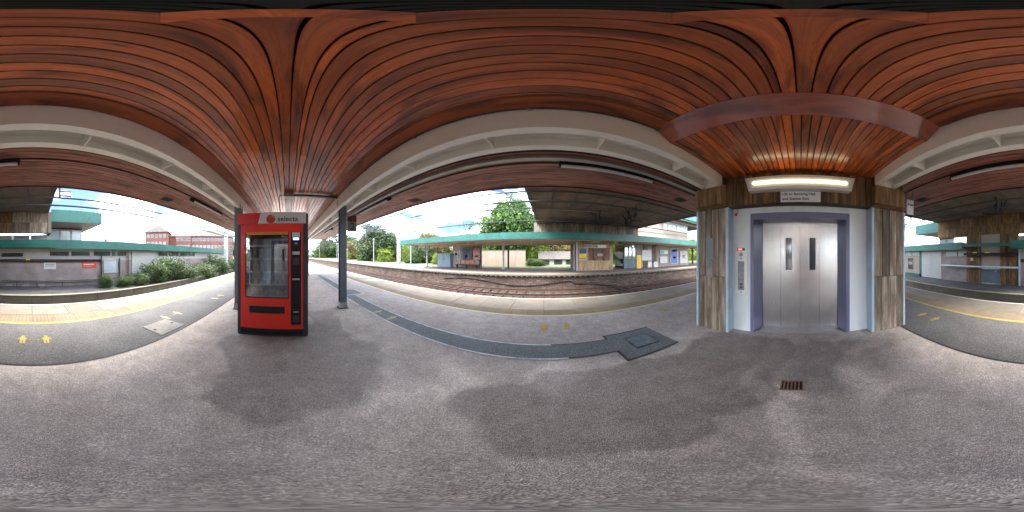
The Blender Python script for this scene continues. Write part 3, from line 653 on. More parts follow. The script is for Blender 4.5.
# light fitting over the doors
lf = thing('lift_light', 'long lit fluorescent fitting above the lift doors', 'light fitting', (2.5, 0, 2.7))
xl = 2.44
obj('housing', MB().prism([(-.86, H + 1.335), (-.80, H + 1.075), (.80, H + 1.075), (.86, H + 1.335)], xl, LX - .01, 'X'), 'grey_plastic', lf, bevel=.012)
obj('tray', MB().prism([(-.775, H + 1.285), (-.745, H + 1.125), (.745, H + 1.125), (.775, H + 1.285)], xl - .003, xl + .01, 'X'), 'cream_paint', lf)
obj('tube', MB().tube([(xl - .014, -.72, H + 1.21), (xl - .014, .72, H + 1.21)], .020, 10), 'lit_tube', lf)
sg = thing('lift_sign', 'white sign reading Lift to Booking Hall above the lift doors', 'sign', (2.56, 0, 2.44))
obj('plate', MB().box(2.545, 2.573, -.325, .305, H + .885, H + 1.068), 'panel_white', sg, bevel=.003)
text('lettering', 'Lift to Booking Hall', .066, (2.542, .28, H + 1.018), ((0, -1, 0), (0, 0, 1)), 'ink', sg, 'LEFT', bold=.016)
text('lettering', 'and Station Exit', .066, (2.542, .28, H + .932), ((0, -1, 0), (0, 0, 1)), 'ink', sg, 'LEFT', bold=.016)

# ================================================================ VENDING MACHINE
VX = -2.69; V0, V1, VT = -.862, .335, 2.187
vm = thing('vending_machine', 'red vending machine with grey header standing on the platform', 'vending machine', (VX - .4, (V0 + V1) / 2, 0))
def v(px, py): q = onX(px, py, VX); return q.y, q.z
def vbox(px0, py0, px1, py1, x0, x1):
    ya, za = v(px0, py0); yb, zb = v(px1, py1); return MB().box(VX + x0, VX + x1, ya, yb, zb, za)
obj('side_panel', MB().box(VX - .85, VX - .0, V0, V0 + .055, .03, VT - .01), 'dark_grey_metal', vm, bevel=.006)
obj('side_panel', MB().box(VX - .85, VX - .0, V1 - .085, V1, .03, VT - .01), 'dark_grey_metal', vm, bevel=.012)
obj('back_panel', MB().box(VX - .85, VX - .8, V0 + .055, V1 - .085, .03, VT - .01), 'dark_grey_metal', vm)
obj('top_panel', MB().box(VX - .8, VX - .01, V0 + .055, V1 - .085, VT - .06, VT - .012), 'dark_grey_metal', vm)
obj('plinth', MB().box(VX - .8, VX - .008, V0 + .056, V1 - .086, .035, .15), 'black_metal', vm)
obj('foot_rail', MB().box(VX - .05, VX + .006, V0 + .01, V1 - .01, .004, .032), 'dark_grey_metal', vm)
hz0, hz1 = VT - .19, VT
ya = v(260, 220)[0]
obj('header_red', MB().prism([(V0 + .005, hz0), (ya - .03, hz0), (ya + .02, hz1), (V0 + .005, hz1)], VX - .1, VX + .03), 'red_header', vm, bevel=.003)
hd = obj('header_grey', MB().prism([(ya - .029, hz0), (V1 - .04, hz0), (V1 - .04, hz1), (ya + .021, hz1)], VX - .1, VX + .03), 'header_grey', vm, bevel=.003)
ly, lz = v(271, 219.4)
obj('logo_ball', MB().tube([(VX + .0305, ly, lz), (VX + .034, ly, lz)], .075, 28), 'poster_red', hd)
obj('logo_stroke', MB().prism([(ly + .005, lz + .055), (ly + .03, lz + .06), (ly + .055, lz + .02), (ly + .04, lz + .035)], VX + .0345, VX + .036), 'poster_white', hd)
ty0, tz = v(277.6, 219.3); text('brand_lettering', 'selecta', .122, (VX + .032, ty0, lz - .002), ((0, 1, 0), (0, 0, 1)), 'ink', hd, 'LEFT', bold=.012)
# door as a red frame round the window, panel and hatch
gl0, gz1 = v(245.2, 232.6); gl1, gz0 = v(288.8, 298.6); dp0, dz1 = v(290.8, 231.6); dp1, dz0 = v(301.2, 325)
d0, d1, dzb, dzt = V0 + .058, V1 - .088, .152, VT - .195
sl0, sz1 = v(249, 305.4); sl1, sz0 = v(284.6, 314)
door = obj('door', MB().box(VX - .04, VX, d0, gl0, dzb, dzt).box(VX - .04, VX, gl0, d1, gz1, dzt).box(VX - .04, VX, gl1, dp0, dzb, gz1).box(VX - .04, VX, dp1, d1, dzb, gz1)
    .box(VX - .04, VX, gl0, gl1, sz1, gz0).box(VX - .04, VX, gl0, gl1, dzb, sz0).box(VX - .04, VX, gl0, sl0, sz0, sz1).box(VX - .04, VX, sl1, gl1, sz0, sz1).box(VX - .04, VX, dp0, dp1, dzb, dz0), 'red_paint', vm)
obj('collection_flap', MB().box(VX - .05, VX - .012, sl0, sl1, sz0, sz1), 'black_metal', door, bevel=.004)
obj('window_seal', MB().box(VX - .03, VX - .004, gl0, gl0 + .012, gz0, gz1).box(VX - .03, VX - .004, gl1 - .012, gl1, gz0, gz1).box(VX - .03, VX - .004, gl0 + .012, gl1 - .012, gz0, gz0 + .012), 'black_metal', door)
obj('price_strip', MB().box(VX - .03, VX - .003, gl0 + .012, gl1 - .012, gz1 - .045, gz1 - .002), 'orange_strip', door)
obj('glass', MB().box(VX - .022, VX - .016, gl0 + .012, gl1 - .012, gz0 + .012, gz1 - .046), 'clear_glass', door)
cab = obj('cabinet', MB().box(VX - .6, VX - .58, gl0 - .02, gl1 + .02, gz0 - .05, gz1).box(VX - .58, VX - .06, gl0 - .02, gl0 - .001, gz0, gz1).box(VX - .58, VX - .06, gl1 + .001, gl1 + .02, gz0, gz1).box(VX - .58, VX - .06, gl0, gl1, gz0 - .05, gz0 - .01), 'cabinet_inside', vm)
for nm, c_ in (('pack_red', (.35, .06, .05)), ('pack_white', (.55, .57, .6)), ('pack_blue', (.10, .16, .32)), ('pack_brown', (.22, .13, .08)), ('pack_grey', (.3, .33, .36))): plain(nm, c_, .35, .35, 12)
packs = ['pack_red', 'pack_white', 'pack_blue', 'pack_brown', 'pack_grey']
shz = [v(266, y_)[1] for y_ in (245.2, 258.6, 272.3, 285.2, 297.5)]
for k, z in enumerate(shz):
    sh = obj('shelf', MB().box(VX - .57, VX - .09, gl0 + .005, gl1 - .005, z - .008, z).box(VX - .09, VX - .082, gl0 + .005, gl1 - .005, z - .022, z + .012), 'shelf_metal', vm)
    for j in range(7):
        yy = gl0 + .05 + j * (gl1 - gl0 - .1) / 6; w_ = g.uniform(.028, .04); h_ = g.uniform(.14, .2) if k else .11
        m_ = packs[g.randrange(5)]
        mb = MB().tube([(VX - .16, yy, z), (VX - .16, yy, z + h_ * .7), (VX - .16, yy, z + h_ * .85), (VX - .16, yy, z + h_ * 1.0)], w_, 8, w_ * .55) if k >= 3 else MB().prism([(yy - w_, z + .004), (yy + w_, z + .004), (yy + w_ * .9, z + h_ * .5), (yy + w_, z + h_), (yy - w_, z + h_), (yy - w_ * .9, z + h_ * .5)], VX - .2, VX - .14)
        obj('snack_pack', mb, m_, sh)
pn = obj('control_panel', MB().box(VX - .04, VX - .006, dp0 + .001, dp1 - .001, dz0, dz1), 'black_metal', vm, bevel=.003)
yc = (dp0 + dp1) / 2; hw = (dp1 - dp0) / 2
def pbox(py0, py1, w, mat, nm, d=.004): obj(nm, MB().box(VX - .006, VX - .006 + d, yc - hw * w, yc + hw * w, v(296, py1)[1], v(296, py0)[1]), mat, pn)
pbox(232.3, 237, .75, 'header_grey', 'info_label'); pbox(237.8, 239.8, .55, 'screen_blue', 'screen'); pbox(251.5, 254.5, .7, 'silver', 'note_slot', .012); pbox(258, 264.5, .6, 'dark_grey_metal', 'keypad', .01)
pbox(278.5, 280, .7, 'silver', 'coin_slot'); pbox(311.5, 312.6, .5, 'silver', 'return_lever'); pbox(243, 244, .3, 'header_grey', 'sticker'); pbox(316, 322, .6, 'dark_grey_metal', 'coin_tray', .012)
obj('lock', MB().tube([(VX - .3, V1, 1.02), (VX - .3, V1 + .03, 1.02)], .04, 10), 'silver', vm)

# ================================================================ CONCRETE BRIDGE OVER THE TRACKS
BR = H + 3.15
br = thing('concrete_bridge', 'dark concrete station bridge spanning both tracks overhead', 'bridge', (4.5, 0, 0))
def bx(X, Y): return X + .018 * Y         # slight skew of its left edge
obj('deck', MB().prism([(bx(-.9, -11.3), -12.6), (10.0, -12.6), (10.0, 17), (bx(-.9, 15.3), 17)], BR + .04, BR + .9, 'Z'), 'bridge_concrete', br)
nY, nX = 3, 9; g = random.Random(21)
for i in range(nX):
    for j in range(nY):
        y0, y1 = -11.3 + 26.6 * j / nY, -11.3 + 26.6 * (j + 1) / nY
        X_ = lambda f, y: bx(-.9, y) + (10.0 - bx(-.9, y)) * f
        e = .02; z = BR + g.uniform(-.008, .008)
        obj('soffit_panel', MB().prism([(X_(i / nX, y0) + e, y0 + e), (X_((i + 1) / nX, y0) - e, y0 + e), (X_((i + 1) / nX, y1) - e, y1 - e), (X_(i / nX, y1) + e, y1 - e)], z, BR + .05, 'Z'), 'bridge_concrete', br)
for x, w in ((-.9, .12), (10.0, .12)):
    s = 1 if x < 0 else -1
    f_ = (lambda y: bx(-.9, y)) if x < 0 else (lambda y: 10.0)
    obj('edge_beam', MB().prism([(f_(-11.3) - .06 * s, -11.3), (f_(-11.3) + w * s, -11.3), (f_(15.3) + w * s, 15.3), (f_(15.3) - .06 * s, 15.3)][::s], BR - .06, BR + 1.0, 'Z'), 'bridge_concrete', br)
# conduit under the deck
obj('service_pipe', MB().tube([(-.5, 10.6, BR - .06), (4.5, 10.6, BR - .06)], .03, 6), 'cable_tray', br)
obj('service_pipe', MB().tube([(-1.0, -9.6, BR - .06), (2.2, -9.6, BR - .06)], .03, 6), 'cable_tray', br)
boards(br, -.65, 10.0, 40, 15.3, 3.0, BR + .036, 'board_concrete', plane='Y', sgn=-1, depth=.25, jit=.02, name='abutment_board')
obj('abutment_end', MB().box(-.655, -.95, 15.35, 17.6, 3.0, BR + .02), 'pale_concrete', br)
obj('wall_core', MB().box(-1.09, 9.9, -11.45, -11.7, 3.07, BR + .035), 'mortar', br)
obj('abutment_core', MB().box(-.64, 9.99, 15.5, 15.7, 3.01, BR + .035), 'mortar', br)
for i in range(9):
    for j in range(2):
        x0 = -1.1 + i * 1.233; obj('wall_panel', MB().box(x0 + .008, x0 + 1.225, -11.3, -11.449, 3.06 + j * .762 + .006, 3.06 + (j + 1) * .762 - .006), 'brown_concrete' if i > 1 else 'board_concrete', br)
obj('end_return', MB().box(-1.11, -1.35, -11.25, -13.0, 3.06, BR - .02), 'pale_concrete', br)
# stair tower below on the pink brick side
st = thing('stair_tower', 'brown board-marked concrete tower with blue-grey door under the bridge', 'tower', (4.3, -11.2, -.6))
def R_(px, py, Y=-10.95): return onY(px if px < 500 else px, py, Y)
xs = [R_(966.5, 260).x, R_(980.5, 260).x, R_(1000, 260).x, R_(1018, 260).x]
for a, b in ((xs[1], xs[0]), (xs[3], xs[2])):
    lo, hi = sorted((a, b)); boards(st, lo, hi, 6, -10.95, -.6, 3.04, 'brown_concrete', plane='Y', sgn=1, depth=.3, jit=.02)
lo, hi = sorted((xs[1], xs[2]))
obj('infill_panel', MB().box(lo, hi, -11.0, -11.2, .52, 3.04), 'cream_wall', st)
dr = obj('door', MB().box(lo + .03, hi - .03, -11.02, -11.1, -.58, .5), 'blue_door', st); obj('handle', MB().tube([(lo + .35, -11.0, .34), (lo + .35, -10.98, .34)], .05, 8), 'poster_white', dr)
obj('wall_lamp', MB().box(xs[0] - .62, xs[0] - .40, -10.94, -10.9, 1.08, 1.32), 'poster_white', st, bevel=.01)

# ================================================================ REAR SIDE: LOW WALL, PINK BRICK BUILDING
struct(obj('rear_ground', MB().box(-140, 60, -60, -8.22, -1.3, -.62), 'soil'))
struct(obj('rear_path', MB().sheet(-16, 14, -10.88, -9.0, -.612), 'dark_tarmac'))
lw = thing('low_wall', 'low stained concrete retaining wall along the rear track', 'wall', (0, -8.1, -1.2))
g = random.Random(9); x = -13.0
while x < 26:
    obj('wall_segment', MB().box(x + .012, x + 2.39, -8.22, -8.03, -1.3, -.60 + g.uniform(-.01, .01)), 'low_wall_concrete', lw)
    obj('capping', MB().box(x + .008, x + 2.394, -8.25, -8.0, -.59, -.53 + g.uniform(-.008, .008)), 'pale_concrete', lw, bevel=.008); x += 2.4
RY = -10.95
bd = thing('brick_building', 'long low pale pink brick building with green fascia across the rear track', 'building', (-8, RY, -.6))
zb = -.62
obj('wall', MB().box(-28, xs[3], RY, RY - .25, zb, 1.14), 'pink_brick', bd)
obj('wall', MB().box(xs[0], R_(942, 270).x, RY, RY - .25, zb, 1.3), 'pink_brick', bd)
obj('upper_wall', MB().box(-28, xs[3], RY - .06, RY - .25, 1.14, 1.95), 'white_paint', bd)
obj('upper_wall', MB().box(xs[0], 16, RY - .06, RY - .25, 1.3, 1.95), 'cream_wall', bd)
obj('plinth_ledge', MB().box(-5.0, xs[3], RY + .001, RY + .07, -.33, -.28), 'pale_concrete', bd)
obj('fascia', MB().box(-28.3, xs[3] + .3, RY + .55, RY + .6, 1.93, 2.5), 'green_paint', bd)
obj('fascia', MB().box(xs[3] + .31, xs[0], RY + .5, RY + .55, 2.14, 2.36), 'green_paint', bd)
obj('fascia', MB().box(xs[0] + .01, 22, RY + .55, RY + .6, 1.95, 2.5), 'green_paint', bd)
obj('fascia_soffit', MB().box(-28.3, xs[3] + .3, RY + .55, RY - 3, 1.94, 1.99), 'canopy_soffit', bd)
obj('fascia_soffit', MB().box(xs[0] + .02, 22, RY + .55, RY - 3, 1.955, 2.0), 'canopy_soffit', bd)
obj('roof', MB().box(-28.3, xs[3] + .25, RY + .5, RY - 8, 2.0, 2.47), 'roof_tile', bd); obj('roof', MB().box(xs[0], 22, RY + .5, RY - 8, 2.0, 2.47), 'roof_tile', bd)
fx = xs[3] - 1.2
obj('fascia_step', MB().box(R_(52, 245).x, xs[3] + .3, RY + .61, RY + .9, 1.98, 2.22), 'dark_green', bd)
def win(px0, py0, px1, py1, mat='window_glass', par=bd, Y=RY, fr=.05, fm='white_paint', d=.02):
    a, b = onY(px0, py0, Y + d), onY(px1, py1, Y + d); lo, hi = sorted((a.x, b.x)); z1, z0 = max(a.z, b.z), min(a.z, b.z)
    s = 1 if Y < 0 else -1
    w = obj('window', MB().box(lo, lo + fr, Y - s * .02, Y + s * d, z0, z1).box(hi - fr, hi, Y - s * .02, Y + s * d, z0, z1).box(lo + fr, hi - fr, Y - s * .02, Y + s * d, z0, z0 + fr).box(lo + fr, hi - fr, Y - s * .02, Y + s * d, z1 - fr, z1), fm, par)
    obj('pane', MB().box(lo + fr, hi - fr, Y - s * .01, Y + s * d * .3, z0 + fr, z1 - fr), mat, w); return w
for a, b in ((49, 69.5), (70.5, 90.5), (93, 111), (111.5, 127)): win(a, 250.8, b, 256.6, Y=RY - .03)
for a, b in ((158, 168), (168.5, 179), (179.5, 187.5), (188, 195)): win(a, 251.5, b, 256.5, Y=RY - .03)
win(104, 259.5, 118, 272.5, 'pale_window', d=.05, fr=.08)
win(946, 251.6, 957, 256.3, Y=RY - .03, mat='pale_window'); win(958.5, 251.6, 967, 256.3, Y=RY - .03, mat='pale_window')
# white door panels
a, b = onY(132, 251, RY + .03), onY(156.5, 274.5, RY + .03); w_ = obj('white_panel', MB().box(a.x, b.x, RY + .001, RY + .04, zb + .05, 1.9), 'white_paint', bd)
a, b = onY(921.5, 252, RY + .03), onY(941.5, 281, RY + .03)
for k in range(2):
    x0 = a.x + (b.x - a.x) * k / 2; x1 = a.x + (b.x - a.x) * (k + 1) / 2; lo, hi = sorted((x0, x1)); obj('door', MB().box(lo + .01, hi - .01, RY - .1, RY + .03, zb + .05, 1.85), 'white_paint', bd, bevel=.006)
# green framed front further right
a, b = onY(900, 252, RY), onY(921, 279, RY); lo, hi = sorted((a.x, b.x))
obj('green_frame', MB().box(lo, lo + .2, RY - .1, RY + .05, zb, 1.95).box(lo, 20, RY - .1, RY + .05, zb, zb + .28), 'green_paint', bd)
obj('wall', MB().box(lo + .2, 20, RY - .2, RY + .02, zb + .28, 1.45), 'cream_wall', bd)
win(913, 258, 908, 269, Y=RY + .03, fm='dark_green'); win(919.5, 251.8, 912.5, 255.8, Y=RY - .0, mat='pale_window'); win(911.5, 251.8, 905.8, 255.8, Y=RY - .0, mat='pale_window')
# services on the wall
pw = thing('pipe_run', 'pale blue pipe running along the concrete tower front', 'pipe', (5.5, -10.5, .64))
obj('pipe', MB().tube([(9.0, -10.6, .66), (xs[3] - .1, -10.6, .66)], .075, 8), 'pipe_pale', pw)
for x in (8.6, 6.4, 4.6, 2.6): obj('bracket', MB().box(x - .03, x + .03, -10.94, -10.55, .56, .60), 'galvanised', pw)
ct = thing('cable_tray', 'black cable tray across the concrete tower front', 'cable tray', (4.4, -10.5, 1.63))
obj('tray', MB().box(xs[0] + .05, xs[3] - .05, -10.94, -10.6, 1.50, 1.68), 'black_metal', ct); obj('warning_tag', MB().box(4.55, 4.95, -10.598, -10.59, 1.67, 1.74), 'yellow_tag', ct); obj('warning_tag', MB().box(5.6, 5.95, -10.598, -10.59, 1.67, 1.74), 'yellow_tag', ct)
hpip = thing('cable_pipe', 'grey pipe on top of the pink brick wall', 'pipe', (-2, -10.8, 1.16))
obj('pipe', MB().tube([(xs[3] - .2, -10.82, 1.19), (R_(101, 260).x, -10.82, 1.19)], .06, 8), 'dark_grey_metal', hpip)
obj('capping', MB().box(xs[3] - .2, R_(101, 260).x, -10.945, -10.88, 1.02, 1.12), 'rust', hpip)
obj('warning_tag', MB().box(R_(26, 259).x, R_(30, 259).x, -10.758, -10.75, 1.17, 1.26), 'yellow_tag', hpip)
vent_ = thing('wall_louvre', 'dark louvre grille high on the pink brick building', 'grille', (.6, RY, 1.55)); a, b = R_(2, 253), R_(23, 256.5)
for k in range(3): obj('slat', MB().box(a.x, b.x, RY - .04, RY + .03 , b.z + k * .08, b.z + .06 + k * .08), 'black_metal', vent_)
for px, y0, y1, m_, lab in ((101.5, 256, 286, 'dark_grey_metal', 'dark drainpipe beside the red warning sign'), (119.5, 258, 283, 'dark_grey_metal', 'dark drainpipe right of the tilted pale window'), (128.5, 251, 284, 'pale_concrete', 'pale post left of the wide white wall panel'), (1019.5, 246, 291, 'pipe_pale', 'pale blue vertical pipe at the corner of the concrete tower')):
    a, b = R_(px, y0, RY + .12), R_(px, y1, RY + .12); t_ = thing('drainpipe', lab, 'pipe', (a.x, RY + .12, b.z)); obj('pipe', MB().tube([(a.x, RY + .12, max(b.z, -.61)), (a.x, RY + .12, a.z)], .06, 8), m_, t_)
    obj('bracket', MB().box(a.x - .09, a.x + .09, RY - .05, RY + .13, a.z - .5, a.z - .44), m_, t_)
rl = thing('handrail', 'thin dark rail running low along the wall towards the shrubs', 'rail', (-8, -10.6, 0))
a, b = R_(0, 279.5, -10.6), R_(160, 273, -10.6); obj('rail', MB().tube([(2, -10.6, -.19), (-13, -10.6, -.19)], .03, 6), 'dark_grey_metal', rl)
for x in (1, -2, -5, -8, -11): obj('post', MB().tube([(x, -10.6, -.62), (x, -10.6, -.19)], .025, 6), 'dark_grey_metal', rl)
def wallsign(px0, py0, px1, py1, mat, name, label, lines):
    a, b = onY(px0, py0, RY + .03), onY(px1, py1, RY + .03); t = thing(name, label, 'sign', ((a.x + b.x) / 2, RY, b.z))
    obj('plate', MB().box(a.x, b.x, RY + .005, RY + .03, b.z, a.z), mat, t)
    for (u0, u1, v0, v1, mt) in lines:
        X = lambda u: a.x + (b.x - a.x) * u; Z = lambda q: a.z + (b.z - a.z) * q
        obj('print_line', MB().box(X(u0), X(u1), RY + .0305, RY + .034, Z(v0), Z(v1)), mt, t)
wallsign(44, 262.3, 56, 269.2, 'poster_white', 'wall_sign', 'small white notice on the pink brick wall', [(.12, .88, .25, .42, 'pale_wall'), (.15, .85, .5, .6, 'pale_wall')])
wallsign(82.3, 261, 96.6, 267.7, 'poster_red', 'warning_sign', 'red warning sign on the pink brick wall', [(.08, .8, .42, .55, 'poster_white'), (.1, .65, .7, .82, 'cream_wall')])
for k, (x0, x1) in enumerate(((5.5, 12.5), (22, 29), (38, 44.5))):
    a, b = R_(x0, 283.5, RY + .15), R_(x1, 288, RY + .15); t = thing('wall_box', ['leftmost', 'middle', 'rightmost'][k] + ' of three small white boxes at the foot of the pink brick wall', 'box', ((a.x + b.x) / 2, RY, -.6), 'boxes at the foot of the pink wall')
    obj('case', MB().box(a.x, b.x, RY + .001, RY + .15, -.60, a.z + .02), 'pale_wall', t, bevel=.01); obj('lid', MB().box(a.x - .02, b.x + .02, RY + .001, RY + .17, a.z + .021, a.z + .045), 'pale_concrete', t)
# upper block with green roof behind the bridge, both ends
def roof_block(x0, x1, yf, z0, z1, wx0, wx1, wy, wz0, wz1, label, npane, wallz=2.5, s=-1, rx=None):
    t = thing('roof_block', label, 'building', ((x0 + x1) / 2, yf, 0), 'upper storeys beside the bridge')
    obj('roof', MB().box(x0, x1, yf, yf + s * 9, z0, z1), 'green_paint', t)
    obj('eaves', MB().box(x0 + .05, x1 - .05, yf + s * .05, yf + s * 8.9, z0 - .03, z0 - .002), 'pale_wall', t)
    obj('wall', MB().box(wx0, wx1, wy, wy + s * 6, wallz, z0 - .04), 'pale_wall', t)
    obj('head_board', MB().box(wx0, wx1, wy, wy - s * .03, wz1, wz1 + .12), 'rust', t)
    w_ = (wx1 - wx0) / npane
    for k in range(npane):
        a, b = wx0 + k * w_ + .02, wx0 + (k + 1) * w_ - .02
        f = obj('window', MB().box(a, a + .07, wy, wy - s * .04, wz0, wz1).box(b - .07, b, wy, wy - s * .04, wz0, wz1).box(a + .07, b - .07, wy, wy - s * .04, wz0, wz0 + .07).box(a + .07, b - .07, wy, wy - s * .04, wz1 - .07, wz1), 'white_paint', t)
        obj('pane', MB().box(a + .07, b - .07, wy, wy - s * .015, wz0 + .07, wz1 - .07), 'pale_window', f)
    return t
roof_block(-5.26, -1.36, -11.5, 3.95, 4.86, -4.3, -1.36, -13.6, 2.5, 3.72, 'green-roofed glazed upper storey left of the bridge on the rear side', 3)
roof_block(10.1, 13.4, -11.5, 3.75, 4.75, 10.1, 12.2, -14, 2.55, 3.3, 'green-roofed upper storey just right of the lift pillar on the rear side', 2)
wl = thing('window_strip', 'pale strip of windows under the bridge wall on the rear side', 'windows', (0, -12.5, 2.5))
for k in range(4): 
    x0 = -1.2 + k * 1.35; obj('pane', MB().box(x0 + .05, x0 + 1.3, -12.4, -12.45, 2.5, 3.05), 'pale_window', wl)
    obj('mullion', MB().box(x0 - .04, x0 + .04, -12.37, -12.46, 2.48, 3.06), 'white_paint', wl)

# ================================================================ FAR PLATFORM
FY = 12.6
fp = struct(obj('platform', MB().box(-110, 45, FY + .16, 20.5, -1.3, -.16), 'stone_wall'), 'far platform with a stained stone face across the two tracks')
obj('asphalt', MB().sheet(-110, 45, FY + .95, 20.5, 0), 'far_asphalt', fp)
g = random.Random(31); x = -36.0
while x < 27:
    obj('coping_slab', MB().box(x + .006, x + .894, FY, FY + .55, -.12, g.uniform(-.003, .004)), 'coping', fp); x += .9
obj('coping_strip', MB().box(-110, -36, FY, FY + .55, -.12, 0), 'coping', fp); obj('coping_strip', MB().box(27, 45, FY, FY + .55, -.12, 0), 'coping', fp)
obj('edge_line', MB().sheet(-110, 45, FY + .01, FY + .13, .009), 'white_line', fp)
plain('orange_tactile', (0.328, 0.211, 0.094), .85, .15, 2, dirt=(.5, .4, .25), dirt_amt=.5, world=True)
obj('tactile_strip', MB().box(-110, 45, FY + .552, FY + .95, -.1, .004), 'orange_tactile', fp)
me = shared('corbel', MB().prism([(-.10, 0), (-.09, -.07), (.09, -.15), (.09, 0)], -.07, .07), 'pale_concrete'); x = -24.0
while x < 22: piece('corbel', me, (x, FY + .095, -.195), fp); x += .42
struct(obj('far_ground', MB().box(-200, 120, 20.52, 300, -1.3, -.03), 'grass'))
cb = thing('trackside_cable', 'dark cable drooping along the stone face of the far platform', 'cable', (3, FY + .14, -.9))
obj('cable', MB().tube([(-9 + i * .5, FY + .12, -.72 + .22 * math.sin(i * .33) * (1 if i < 40 else .3) - (.012 * i if i > 22 else 0)) for i in range(44)], .03, 5), 'rubber', cb)
# canopy of the far platform
fc = thing('far_canopy', 'flat canopy with turquoise green fascia over the far platform', 'canopy', (0, 16, 0))
FX0, FX1 = -15.8, 30
x = FX0
while x < FX1 - .1:
    obj('fascia_panel', MB().box(x + .004, min(x + 3.05, FX1) - .004, 13.0, 13.05, 2.83, 3.40), 'green_paint', fc); x += 3.05
obj('end_fascia', MB().box(FX0, FX0 + .05, 13.051, 20.2, 2.83, 3.40), 'green_paint', fc)
obj('soffit', MB().box(FX0 + .06, FX1, 13.06, 20.2, 2.90, 2.96), 'canopy_soffit', fc)
obj('roof', MB().box(FX0 + .06, FX1, 13.06, 20.2, 2.97, 3.36), 'roof_tile', fc)
obj('fascia_lip', MB().box(FX0, FX1, 13.06, 13.12, 2.80, 2.90), 'dark_edge_wood', fc)
obj('crossbeam', MB().box(FX0 + .1, 3.2, 16.4, 16.6, 2.72, 2.899).box(FX0 + .1, 3.2, 18.8, 19.0, 2.72, 2.899), 'canopy_soffit', fc)
for X in (-14.4, -4.2):
    c = obj('column', MB().tube([(X, 16.5, 0), (X, 16.5, 2.72)], .10, 10), 'white_paint', fc); obj('foot', MB().box(X - .16, X + .16, 16.34, 16.66, 0, .1), 'galvanised', c)
    c = obj('column', MB().tube([(X, 18.9, 0), (X, 18.9, 2.72)], .11, 10), 'dark_grey_metal', fc)
# board-faced stair block
kt = thing('stair_block', 'tan board-marked concrete stair block with name sign on the far platform', 'building', (5.1, 16, 0))
KY = 15.4; kx0, kx1 = onY(577.5, 265, KY).x, onY(613, 265, KY).x
obj('core', MB().box(kx0 + .03, kx1 - .03, KY + .06, 19.6, 0, BR), 'mortar', kt)
boards(kt, kx0, kx1, 16, KY, .01, 2.89, 'kiosk_concrete', plane='Y', sgn=-1, depth=.2, jit=.012)
boards(kt, KY + .25, 19.6, 14, kx0, .01, 2.89, 'board_concrete', plane='X', depth=.1, jit=.01)
lo, hi = onY(588.5, 255, KY - .02).x, onY(609.5, 255, KY - .02).x; z1, z0 = onY(596, 247.5, KY).z, onY(596, 260.5, KY).z
boards(kt, lo, hi, 11, KY - .03, z0, z1, 'panel_wood', plane='Y', sgn=-1, depth=.03, jit=.004, name='timber_board')
for px in (574.4, 577.0):
    q = onY(px, 265, KY + (.6 if px < 575 else -.12)); obj('drainpipe', MB().tube([(q.x, q.y, 0), (q.x, q.y, 2.78)], .085, 8), 'white_paint', kt)
def board_sign(px0, py0, px1, py1, Y, name, label, cat, bands, frame='white_paint', base=None):
    a, b = onY(px0, py0, Y), onY(px1, py1, Y); lo, hi = sorted((a.x, b.x)); t = thing(name, label, cat, ((lo + hi) / 2, Y, b.z))
    obj('panel', MB().box(lo, hi, Y, Y + .05, b.z, a.z), frame, t)
    for (u0, u1, v0, v1, mt) in bands:
        X = lambda u: lo + (hi - lo) * u; Z = lambda q: a.z + (b.z - a.z) * q
        obj('print', MB().box(X(u0), X(u1), Y - .006, Y - .0005, Z(v1), Z(v0)), mt, t)
    return t, lo, hi, a.z, b.z
t, lo, hi, z1, z0 = board_sign(584, 244.2, 606.5, 248.2, KY - .1, 'station_sign', 'long white station name sign high on the tan stair block', 'sign', [(.6, .98, .12, .88, 'pale_blue_wall')])
text('lettering', 'Harlow Town', .30, (lo + (hi - lo) * .31, KY - .103, (z0 + z1) / 2), ((1, 0, 0), (0, 0, 1)), 'poster_navy', t)
board_sign(579, 248, 586.8, 260.4, KY - .06, 'poster', 'navy and yellow poster at the left of the stair block', 'poster', [(.06, .94, .03, .44, 'poster_navy'), (.06, .94, .46, .80, 'poster_yellow'), (.06, .94, .81, .86, 'poster_red')])
board_sign(597.6, 253.6, 602.6, 256, KY - .075, 'notice', 'tiny white notice on the brown timber boards', 'notice', [(.1, .9, .3, .7, 'pale_wall')])
lm = thing('wall_light', 'small white lamp above the station name sign', 'light fitting', (onY(597, 242, KY - .2).x, KY - .2, 2.6)); a = onY(597, 241.7, KY - .2)
obj('shade', MB().prism([(a.x - .4, a.z - .12), (a.x + .35, a.z - .06), (a.x + .35, a.z + .12), (a.x - .3, a.z + .05)], KY - .3, KY - .05, 'Y'), 'poster_white', lm)
# help-point sign hung from the canopy
t, lo, hi, z1, z0 = board_sign(613.6, 240.8, 621.5, 243.8, 14.6, 'hanging_sign', 'small yellow hanging sign in the gap beside the stair block', 'sign', [(.05, .6, .15, .85, 'poster_yellow'), (.65, .95, .1, .9, 'ink')], 'dark_grey_metal')
for u in (lo + .15, hi - .15): obj('hanger', MB().box(u - .02, u + .02, 14.61, 14.65, z1, 2.9), 'black_metal', t)
